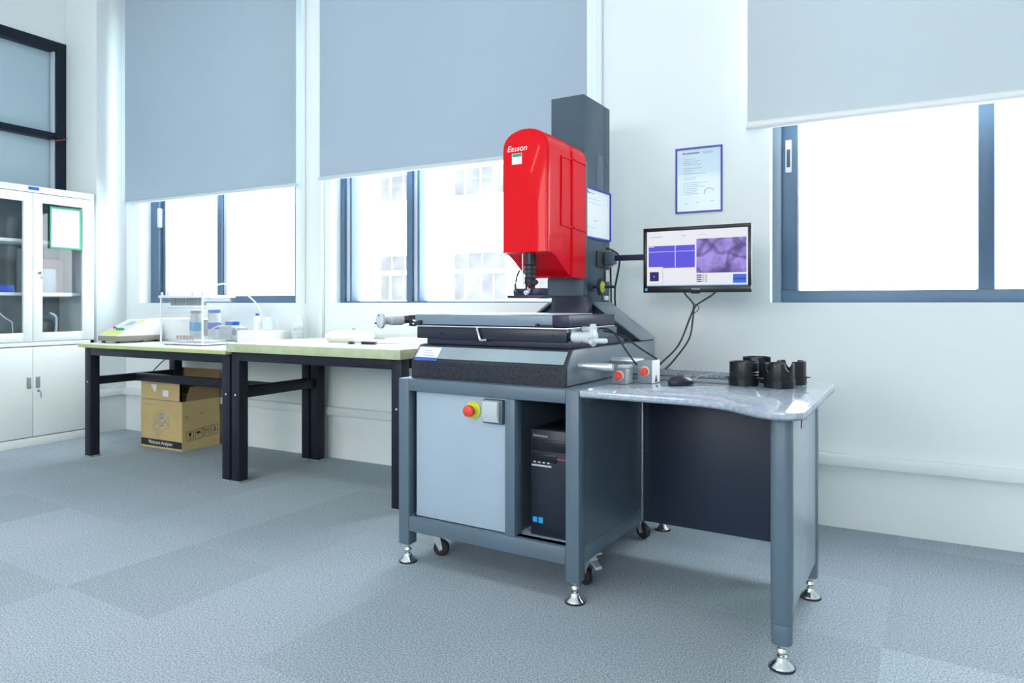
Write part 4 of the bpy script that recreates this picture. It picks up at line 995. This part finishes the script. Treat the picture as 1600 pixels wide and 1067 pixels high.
# contents behind the glass
single('blue_box', B().box(-5.52, -5.40, 2.55, 2.665, 1.078, 1.128, 0.003), 'blue', 'blue box on the shelf behind the left glass door', 'box', loc=(-5.46, 2.6, 1.077))
single('white_tray', B().box(-5.56, -5.38, 2.30, 2.53, 1.078, 1.110, 0.006), 'white', 'white tray lying left of the blue box in the cupboard', 'tray', loc=(-5.47, 2.45, 1.077))
single('document_file', B().box(-5.60, -5.40, 2.78, 2.80, 1.078, 1.40, 0.002), 'ltgrey', 'grey file standing on the shelf behind the right glass door', 'file', loc=(-5.5, 2.79, 1.077))
M['rose'] = mat('rose_card', (0.55, 0.30, 0.32), 0.7)
single('rose_carton', B().box(-5.66, -5.52, 2.80, 3.06, 1.078, 1.33, 0.003), 'rose', 'rose-pink carton behind the right glass door under the notice', 'carton', loc=(-5.6, 2.93, 1.077))
single('hand_held_meter', B().box(-5.50, -5.42, 2.86, 2.96, 1.078, 1.255, 0.006), 'grey', 'grey instrument standing in front of the rose carton', 'instrument', loc=(-5.46, 2.91, 1.077))
b = B()
for k in range(3): b.lathe([(0.062 - 0.004 * k, 0.004), (0.070 - 0.004 * k, 0.008), (0.062 - 0.004 * k, 0.012)], (-5.44 - 0.012 * k, 2.90 + 0.01 * k, 0.815), Vector((1, 0.15, 0.1)), 32)
single('cable_coil', b, 'wire', 'coiled black cable at the bottom of the right glass compartment', 'cable', loc=(-5.45, 2.9, 0.745))
single('green_strap', B().tube([(-5.40, 2.925, 0.735), (-5.39, 2.935, 0.78), (-5.39, 2.94, 0.85), (-5.39, 2.935, 0.905), (-5.40, 2.90, 0.93)], 0.008, 8), 'frost', 'pale plastic strap hanging in front of the coiled cable', 'strap', loc=(-5.39, 2.93, 0.73))
b = B().tube([(-5.40, 2.37, 1.11), (-5.36, 2.48, 1.03), (-5.35, 2.56, 0.92), (-5.36, 2.63, 0.87)], 0.004, 8)
b.tube([(-5.36, 2.63, 0.87), (-5.37, 2.64, 0.80), (-5.38, 2.645, 0.735)], 0.004, 8)
single('white_tube_loop', b, 'tube', 'thin white tube drooping from the tray behind the left glass door', 'tube', loc=(-5.4, 2.5, 0.73))

# ---------------------------------------------------------------- cardboard carton
bx0, bx1, by0, by1 = -4.615, -4.175, 3.085, 3.385
zc, zf = 0.335, 0.440
cb = Thing('cardboard_carton', 'open brown cardboard carton under the lower workbench', 'carton', ((bx0 + bx1) / 2, (by0 + by1) / 2, 0))
tk = 0.004
b = B().box(bx0, bx1, by0, by0 + tk, 0.0005, zc).box(bx0, bx1, by1 - tk, by1, 0.0005, zc).box(bx0, bx0 + tk, by0 + tk, by1 - tk, 0.0005, zc).box(bx1 - tk, bx1, by0 + tk, by1 - tk, 0.0005, zc).box(bx0 + tk, bx1 - tk, by0 + tk, by1 - tk, 0.0005, 0.005)
bo = cb.part('body', b, 'card', smooth=False)
fl1 = cb.part('front_flap', B().box(bx0, bx1 - 0.03, by0 + 0.001, by0 + tk, zc + 0.002, zf + 0.02), 'card')
b = B().prism([(by0 + 0.03, zc), (by1, zc), (by1 + 0.0, zf + 0.0), (by0 + 0.06, zf - 0.01)], (bx1 - tk, 0, 0), Y, Z, X, tk)
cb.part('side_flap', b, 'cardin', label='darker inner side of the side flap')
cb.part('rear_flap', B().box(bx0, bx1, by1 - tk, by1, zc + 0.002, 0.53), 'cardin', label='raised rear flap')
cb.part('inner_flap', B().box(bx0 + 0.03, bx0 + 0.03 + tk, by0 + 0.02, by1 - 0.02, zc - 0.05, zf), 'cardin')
fo = Vector((bx0, by0, 0))
cb.part('title_band', B().plate(fo, X, Z, 0.003, bx1 - bx0 - 0.003, 0.015, 0.062, 0.0006), 'dkink', bo, label='black band')
cb.part('lettering', B().text('Moisture Analyzer', fo + Vector((0.215, 0, 0.040)), X, Z, 0.036, 0.0005, 0.0007, sx=0.95), 'paper', bo, label='white words on the band')
b = B()
# isometric drawing of the instrument on the front
ic = (0.215, 0.165)
def L2(a, c_): b.line(fo, X, Z, (ic[0] + a[0], ic[1] + a[1]), (ic[0] + c_[0], ic[1] + c_[1]), 0.0035, 0.0005)
P1 = [(-0.085, -0.02), (-0.03, -0.075), (0.085, -0.005), (0.03, 0.055)]
for k in range(4): L2(P1[k], P1[(k + 1) % 4])
P2 = [(-0.055, 0.06), (0.01, 0.105), (0.08, 0.055), (0.015, 0.01)]
for k in range(4): L2(P2[k], P2[(k + 1) % 4])
L2((-0.055, 0.06), (-0.06, 0.03)); L2((0.08, 0.055), (0.085, -0.005)); L2((-0.06, 0.03), (-0.085, -0.02)); L2((-0.06, 0.03), (0.0, -0.01)); L2((0.0, -0.01), (0.06, 0.03)); L2((-0.03, -0.075), (-0.03, -0.05)); L2((-0.075, -0.03), (0.0, -0.045)); L2((-0.05, -0.045), (0.04, 0.02))
b.prism([(ic[0] - 0.02, ic[1] - 0.01), (ic[0] + 0.04, ic[1] - 0.005), (ic[0] + 0.02, ic[1] + 0.006)], fo, X, Z, -Y, 0.0006)
b.ring(fo + Vector((ic[0] + 0.008, 0, ic[1] + 0.062)), X, Z, 0.022, 0.010, 0.0005, n=16)
b.text('moisture analyzer', fo + Vector((0.085, 0, 0.300)), X, Z, 0.016, 0.0004)
b.line(fo, X, Z, (0.004, zc - 0.002), (bx1 - bx0 - 0.004, zc - 0.003), 0.003, 0.0005)
cb.part('line_drawing', b, 'ink', bo, label='dark line drawing')
b = B().prism([(0.11, 0.438), (0.17, 0.440), (0.165, 0.400), (0.15, 0.385)], fo + Vector((0, 0.001, 0)), X, Z, -Y, 0.0008)
cb.part('paper_label', b, 'paper', fl1, label='torn white label')
cb.part('paper_label', B().plate(fo + Vector((0, 0.001, 0)), X, Z, 0.235, 0.295, 0.362, 0.405, 0.0008), 'paper', fl1, label='square white label')
b = B(); ro = Vector((bx1, by0, 0))
for k in range(4):
    y0_ = 0.035 + k * 0.066; z0_ = 0.065 + 0.006 * k
    for (a, c_) in (((y0_, z0_), (y0_ + 0.052, z0_)), ((y0_ + 0.052, z0_), (y0_ + 0.052, z0_ + 0.065)), ((y0_ + 0.052, z0_ + 0.065), (y0_, z0_ + 0.065)), ((y0_, z0_ + 0.065), (y0_, z0_))):
        b.line(ro, Y, Z, a, c_, 0.003, 0.0005)
    yc, zc_ = y0_ + 0.026, z0_ + 0.033
    if k == 0:
        b.prism([(yc - 0.012, zc_ + 0.022), (yc + 0.012, zc_ + 0.022), (yc + 0.008, zc_), (yc, zc_ - 0.004), (yc - 0.008, zc_)], ro, Y, Z, X, 0.0006); b.line(ro, Y, Z, (yc, zc_ - 0.004), (yc, zc_ - 0.020), 0.003, 0.0005); b.line(ro, Y, Z, (yc - 0.009, zc_ - 0.021), (yc + 0.009, zc_ - 0.021), 0.004, 0.0005)
    elif k == 1:
        b.prism([(yc + 0.018 * math.cos(R(a)), zc_ + 0.002 + 0.016 * math.sin(R(a))) for a in range(0, 181, 20)], ro, Y, Z, X, 0.0006); b.line(ro, Y, Z, (yc, zc_), (yc, zc_ - 0.018), 0.003, 0.0005)
    elif k == 2:
        for dy in (-0.01, 0.01):
            b.line(ro, Y, Z, (yc + dy, zc_ - 0.018), (yc + dy, zc_ + 0.012), 0.004, 0.0005); b.prism([(yc + dy - 0.007, zc_ + 0.010), (yc + dy + 0.007, zc_ + 0.010), (yc + dy, zc_ + 0.022)], ro, Y, Z, X, 0.0006)
    else:
        b.plate(ro, Y, Z, yc - 0.012, yc + 0.012, zc_ - 0.014, zc_ - 0.008); b.plate(ro, Y, Z, yc - 0.012, yc + 0.012, zc_ - 0.004, zc_ + 0.002); b.plate(ro, Y, Z, yc - 0.006, yc + 0.006, zc_ + 0.010, zc_ + 0.020)
for yy, zz in ((0.03, 0.225), (0.15, 0.235), (0.155, 0.135)): b.plate(ro, Y, Z, yy, yy + 0.008, zz, zz + 0.008)
cb.part('handling_symbols', b, 'dkink', bo, label='row of four black handling symbols')

# wire hanging under the lower bench
single('hanging_wire', B().tube([(-4.70, 3.355, 0.735), (-4.705, 3.36, 0.62), (-4.85, 3.38, 0.53), (-4.93, 3.385, 0.47), (-4.945, 3.39, 0.40), (-4.95, 3.39, 0.28), (-4.935, 3.38, 0.22), (-4.85, 3.38, 0.195), (-4.76, 3.37, 0.215), (-4.66, 3.36, 0.245)], 0.004, 8),
       'wire', 'thin black power wire hanging down under the lower workbench', 'wire', loc=(-4.85, 3.38, 0.3))
single('wall_socket', B().box(-5.03, -4.93, WALL_Y - 0.012, WALL_Y, 0.735, 0.815, 0.003), 'white', 'white wall socket behind the lower workbench', 'socket', loc=(-4.98, WALL_Y, 0.77))

# ---------------------------------------------------------------- things on the lower bench
BZ = 0.740
# sloping control unit
cu_ = Thing('heater_controller', 'sloping-front silver controller with green knobs at the left bench end', 'controller', (-4.51, 2.93, BZ))
x0_, x1_ = -4.612, -4.400
cu_.part('case', B().prism([(2.785, BZ + 0.020), (3.10, BZ + 0.020), (3.10, BZ + 0.150), (2.99, BZ + 0.152), (2.785, BZ + 0.052)], (x0_, 0, 0), Y, Z, X, x1_ - x0_, 0.003), 'white')
cu_.part('base_tray', B().box(x0_ - 0.003, x1_ + 0.003, 2.780, 3.10, BZ + 0.012, BZ + 0.046, 0.003), 'taupe', label='taupe metal base')
sd = Vector((0, 0.205, 0.100)).normalized(); fo2 = Vector((x0_, 2.785, BZ + 0.052))
pn = cu_.part('slope_panel', B().plate(fo2, X, sd, 0.004, 0.208, 0.006, 0.224, 0.0012), 'ltgrey', label='pale sloping keypad panel')
b = B().plate(fo2, X, sd, 0.004, 0.208, 0.006, 0.040, 0.0008, 0.0013).plate(fo2, X, sd, 0.165, 0.208, 0.19, 0.224, 0.0008, 0.0013)
cu_.part('yellow_strip', b, 'yellow', pn)
b = B(); nn = X.cross(sd)
for k in range(3):
    p_ = fo2 + X * (0.098 + 0.030 * k) + sd * 0.075 + nn * 0.001
    b.lathe([(0, 0), (0.010, 0), (0.009, 0.012), (0, 0.013)], p_, nn, 14)
cu_.part('green_knob', b, 'green', pn, label='three green knobs in a row')
cu_.part('red_knob', B().lathe([(0, 0), (0.010, 0), (0.009, 0.010), (0, 0.011)], fo2 + X * 0.040 + sd * 0.095 + nn * 0.001, nn, 14), 'inkred', pn)
b = B().plate(fo2, X, sd, 0.085, 0.130, 0.135, 0.195, 0.001, 0.0013).plate(fo2, X, sd, 0.142, 0.155, 0.14, 0.185, 0.001, 0.0013)
cu_.part('display', b, 'grey', pn)
for xx in (x0_ + 0.03, x1_ - 0.03):
    for yy in (2.80, 3.07): cu_.part('foot', B().cyl((xx, yy, BZ + 0.0003), (xx, yy, BZ + 0.013), 0.012, n=14), 'rubber')
# white box beside it
wbx = Thing('white_instrument_box', 'low white instrument box behind the sloping controller', 'instrument', (-4.30, 3.25, BZ))
wbx.part('case', B().box(-4.60, -4.14, 3.125, 3.36, BZ + 0.012, BZ + 0.155, 0.006), 'white')
wbx.part('base_plate', B().box(-4.60, -4.14, 3.12, 3.36, BZ + 0.0005, BZ + 0.012, 0.001), 'taupe')
wbx.part('port', B().cyl((-4.45, 3.12, BZ + 0.10), (-4.45, 3.125, BZ + 0.10), 0.008, n=12), 'inkred')

# extraction manifold: clear tank
vt = Thing('extraction_manifold', 'clear acrylic extraction tank with a white lid and tubes on the lower bench', 'manifold', (-3.84, 2.96, BZ))
tx0, tx1, ty0, ty1, tz0, tz1 = -4.045, -3.655, 2.84, 3.06, BZ + 0.014, 1.035
w_ = 0.005
b = B().box(tx0, tx1, ty0, ty0 + w_, tz0, tz1).box(tx0, tx1, ty1 - w_, ty1, tz0, tz1).box(tx0, tx0 + w_, ty0 + w_, ty1 - w_, tz0, tz1).box(tx1 - w_, tx1, ty0 + w_, ty1 - w_, tz0, tz1)
vt.part('tank', b, 'clear', label='clear acrylic walls')
vt.part('tank_base', B().box(tx0 - 0.004, tx1 + 0.004, ty0 - 0.004, ty1 + 0.004, BZ + 0.006, BZ + 0.014, 0.002), 'white')
for xx in (tx0 + 0.02, tx1 - 0.02):
    for yy in (ty0 + 0.02, ty1 - 0.02): vt.part('foot', B().cyl((xx, yy, BZ + 0.0003), (xx, yy, BZ + 0.007), 0.012, n=14), 'grey')
for xx in (tx0 - 0.006, tx1 - 0.004): vt.part('corner_post', B().box(xx, xx + 0.010, ty0 - 0.006, ty0 + 0.003, BZ + 0.014, tz1 + 0.002, 0.002), 'white')
vt.part('lid', B().box(tx0 - 0.015, tx1 + 0.015, ty0 - 0.012, ty1 + 0.012, tz1, tz1 + 0.016, 0.003), 'white', label='white lid')
for xx in (tx0 - 0.002, tx0 + 0.06, tx1 - 0.10, tx1 - 0.01): vt.part('lid_screw', B().cyl((xx, ty0 + 0.005, tz1 + 0.016), (xx, ty0 + 0.005, tz1 + 0.036), 0.007, n=12), 'ltgrey')
vt.part('lid_rail', B().cyl((tx0 + 0.06, ty0 + 0.005, tz1 + 0.030), (tx1 - 0.11, ty0 + 0.005, tz1 + 0.030), 0.003, n=8), 'white')
for k in range(12):
    xx = tx0 + 0.035 + k * 0.0285
    vt.part('needle_tube', B().cyl((xx, ty0 + 0.05, tz1 - 0.048), (xx, ty0 + 0.05, tz1 - 0.004), 0.0085, n=12), 'grey')
vt.part('tube_rack', B().box(tx0 + 0.02, tx1 - 0.02, ty0 + 0.03, ty1 - 0.03, tz1 - 0.068, tz1 - 0.058, 0.002), 'frost')
vt.part('lower_rack', B().box(tx0 + 0.03, tx1 - 0.03, ty0 + 0.03, ty1 - 0.03, BZ + 0.024, BZ + 0.030, 0.002), 'frost')
for k in range(6):
    xx = tx0 + 0.075 + k * 0.030
    vt.part('vial', B().cyl((xx, ty0 + 0.06, BZ + 0.031), (xx, ty0 + 0.06, BZ + 0.058), 0.0075, n=12), 'rose')
vt.part('gauge_plate', B().box(tx0 + 0.165, tx0 + 0.205, ty1 - 0.04, ty1 - 0.035, BZ + 0.05, BZ + 0.155, 0.002), 'grey')
single('suction_hose', B().tube([(-3.84, 3.00, tz1 + 0.018), (-3.80, 3.01, 1.10), (-3.72, 3.05, 1.125), (-3.66, 3.12, 1.085), (-3.60, 3.20, 1.00), (-3.585, 3.24, 0.90), (-3.59, 3.25, 0.82)], 0.005, 10), 'tube',
       'white hose arching from the clear tank lid to the white box', 'hose', loc=(-3.7, 3.1, 0.95))

# big reagent bottle with blue cap
def bottle(name, label, x, y, z, r_, h_, body, cap, capc, bands=(), neck=0.35, cap_h=0.02):
    t = Thing(name, label, 'bottle', (x, y, z))
    rn = r_ * neck
    t.part('body', B().lathe([(0, 0.0005), (r_ * 0.92, 0.0005), (r_, 0.006), (r_, h_ * 0.66), (r_ * 0.93, h_ * 0.74), (rn * 1.2, h_ * 0.86), (rn, h_ * 0.90), (rn, h_ - cap_h), (0, h_ - cap_h)], (x, y, z), n=28), body)
    t.part('cap', B().lathe([(0, h_ - cap_h), (rn * 1.18, h_ - cap_h), (rn * 1.18, h_ - 0.002), (rn * 1.0, h_), (0, h_)], (x, y, z), n=24), cap)
    for (a, b2, m) in bands: t.part('label_band', B().lathe([(r_ + 0.0003, h_ * a), (r_ + 0.001, h_ * a), (r_ + 0.001, h_ * b2), (r_ + 0.0003, h_ * b2)], (x, y, z), n=28), m)
    return t
bottle('reagent_bottle', 'blue and white reagent bottle with a broad blue cap behind the clear tank', -3.975, 3.18, BZ, 0.042, 0.22, 'white', 'blue', None, [(0.0, 0.10, 'blue'), (0.40, 0.60, 'blue')], 0.8, 0.022)
bottle('reagent_bottle', 'grey and blue reagent bottle with a grey cap seen through the clear tank', -4.11, 3.145, BZ, 0.042, 0.215, 'ltgrey', 'grey', None, [(0.35, 0.62, 'cyan')], 0.75, 0.02)
# vacuum pump
vp = Thing('vacuum_pump', 'small ribbed silver vacuum pump with a blue top beside the blue bottle', 'pump', (-3.80, 3.20, BZ))
vp.part('body', B().box(-3.895, -3.775, 3.15, 3.25, BZ + 0.018, BZ + 0.115, 0.010), 'silverpaint')
b = B()
for k in range(6): b.box(-3.897, -3.773, 3.148, 3.252, BZ + 0.030 + 0.013 * k, BZ + 0.034 + 0.013 * k, 0.001)
vp.part('cooling_rib', b, 'ltgrey')
hd_ = vp.part('pump_head', B().box(-3.775, -3.725, 3.155, 3.245, BZ + 0.012, BZ + 0.105, 0.008), 'ltgrey')
vp.part('dial', B().lathe([(0.010, 0), (0.019, 0), (0.019, 0.005), (0.010, 0.005)], (-3.750, 3.155, BZ + 0.07), -Y, 20).cyl((-3.75, 3.148, BZ + 0.07), (-3.75, 3.155, BZ + 0.07), 0.006, n=12), 'grey', hd_)
vp.part('handle', B().box(-3.86, -3.79, 3.17, 3.23, BZ + 0.115, BZ + 0.142, 0.004), 'blue', label='blue top handle')
vp.part('base', B().box(-3.89, -3.72, 3.14, 3.26, BZ + 0.0005, BZ + 0.014, 0.003), 'grey')
single('white_hose', B().tube([(-3.865, 3.135, BZ + 0.115), (-3.92, 3.12, BZ + 0.090), (-3.935, 3.11, BZ + 0.055), (-3.90, 3.10, BZ + 0.022), (-3.82, 3.09, BZ + 0.008), (-3.68, 3.10, BZ + 0.007)], 0.006, 10), 'tube',
       'white hose curling round the front of the vacuum pump', 'hose', loc=(-3.85, 3.1, BZ))
# low white box with bottles on the bench's rear
single('white_carton', B().box(-3.66, -3.40, 3.10, 3.30, BZ + 0.0005, BZ + 0.085, 0.004), 'white', 'low white carton at the back right of the lower bench', 'carton', loc=(-3.53, 3.2, BZ))
bottle('wash_bottle', 'white bottle with a small dark blue cap standing on the white carton', -3.590, 3.20, BZ + 0.0855, 0.022, 0.110, 'white', 'blue', None, [], 0.45, 0.018)
bottle('wash_bottle', 'frosted squat bottle on the white carton, right of the blue-capped one', -3.520, 3.22, BZ + 0.0855, 0.032, 0.085, 'frost', 'white', None, [], 0.5, 0.015)
bottle('spray_bottle', 'clear bottle with grey bands at the right end of the lower bench', -3.335, 3.30, BZ, 0.036, 0.185, 'frost', 'white', None, [(0.25, 0.31, 'ltgrey'), (0.40, 0.46, 'ltgrey'), (0.55, 0.60, 'ltgrey')], 0.4, 0.03)

# ---------------------------------------------------------------- things on the higher bench
HZ = 0.780
ma = Thing('bench_scale', 'flat cream bench scale lying on the higher workbench', 'scale', (-2.725, 3.10, HZ))
pts = [(0.115 * math.copysign(abs(math.cos(a)) ** 0.4, math.cos(a)), 0.115 * math.copysign(abs(math.sin(a)) ** 0.4, math.sin(a))) for a in (2 * PI * k / 40 for k in range(40))]
def bowl(o, pr):
    t = bmesh.new(); rings = []
    for z_, sc in pr: rings.append([t.verts.new((o[0] + p[0] * sc, o[1] + p[1] * sc, o[2] + z_)) for p in pts])
    for a, b_ in zip(rings, rings[1:]):
        for i in range(len(pts)): t.faces.new((a[i], a[(i + 1) % len(pts)], b_[(i + 1) % len(pts)], b_[i]))
    t.faces.new(rings[0]); t.faces.new(rings[-1]); bmesh.ops.recalc_face_normals(t, faces=list(t.faces))
    q = B(); q._merge(t); return q
ma.part('base', bowl((-2.725, 3.10, HZ), [(0.0005, 0.82), (0.008, 0.90), (0.028, 1.0), (0.032, 1.0)]), 'cream')
ma.part('top_shell', bowl((-2.725, 3.10, HZ), [(0.032, 0.99), (0.044, 0.96), (0.058, 0.80), (0.066, 0.55)]), 'white')
ma.part('key_row', B().box(-2.79, -2.70, 3.04, 3.07, HZ + 0.060, HZ + 0.067, 0.002), 'ltgrey')
ma.part('rear_knob', B().cyl((-2.72, 3.13, HZ + 0.06), (-2.72, 3.13, HZ + 0.076), 0.010, n=14), 'grey')
rnd = random.Random(5)
for k, (px_, py_, a_, w2, d2, lab) in enumerate(((-2.37, 3.14, 8, 0.36, 0.22, 'white paper at the bottom of the loose pile on the higher bench'), (-2.32, 3.20, -10, 0.30, 0.21, 'white paper on top of the loose pile on the higher bench'))):
    q = B().box(-w2 / 2, w2 / 2, -d2 / 2, d2 / 2, 0, 0.012, 0.001)
    q.bm.transform(Matrix.Translation((px_, py_, HZ + 0.0005 + 0.0125 * k)) @ Matrix.Rotation(R(a_), 4, 'Z'))
    single('paper_stack', q, 'paper', lab, 'papers', loc=(px_, py_, HZ), group='papers on the higher bench')
pc2 = Thing('caliper', 'grey metal caliper lying at the front of the papers on the higher bench', 'caliper', (-2.45, 2.93, HZ))
q = B().box(-0.16, 0.16, -0.008, 0.008, 0.006, 0.010, 0.001); q.prism([(-0.16, 0.006), (-0.13, 0.006), (-0.145, 0.042)], (0, 0, 0.006), X, Y, Z, 0.004).prism([(-0.16, -0.006), (-0.13, -0.006), (-0.145, -0.042)], (0, 0, 0.006), X, Y, Z, 0.004)
mt_ = Matrix.Translation((-2.42, 2.93, HZ + 0.0005)) @ Matrix.Rotation(R(6), 4, 'Z'); q.bm.transform(mt_); pc2.part('beam', q, 'grey')
q = B().box(-0.06, 0.02, -0.018, 0.018, 0.0, 0.016, 0.003); q.bm.transform(mt_); pc2.part('slider', q, 'blacksat')
q = B().box(-0.15, -0.115, -0.013, 0.013, 0.0, 0.014, 0.003); q.bm.transform(mt_); pc2.part('jaw_block', q, 'blacksat')
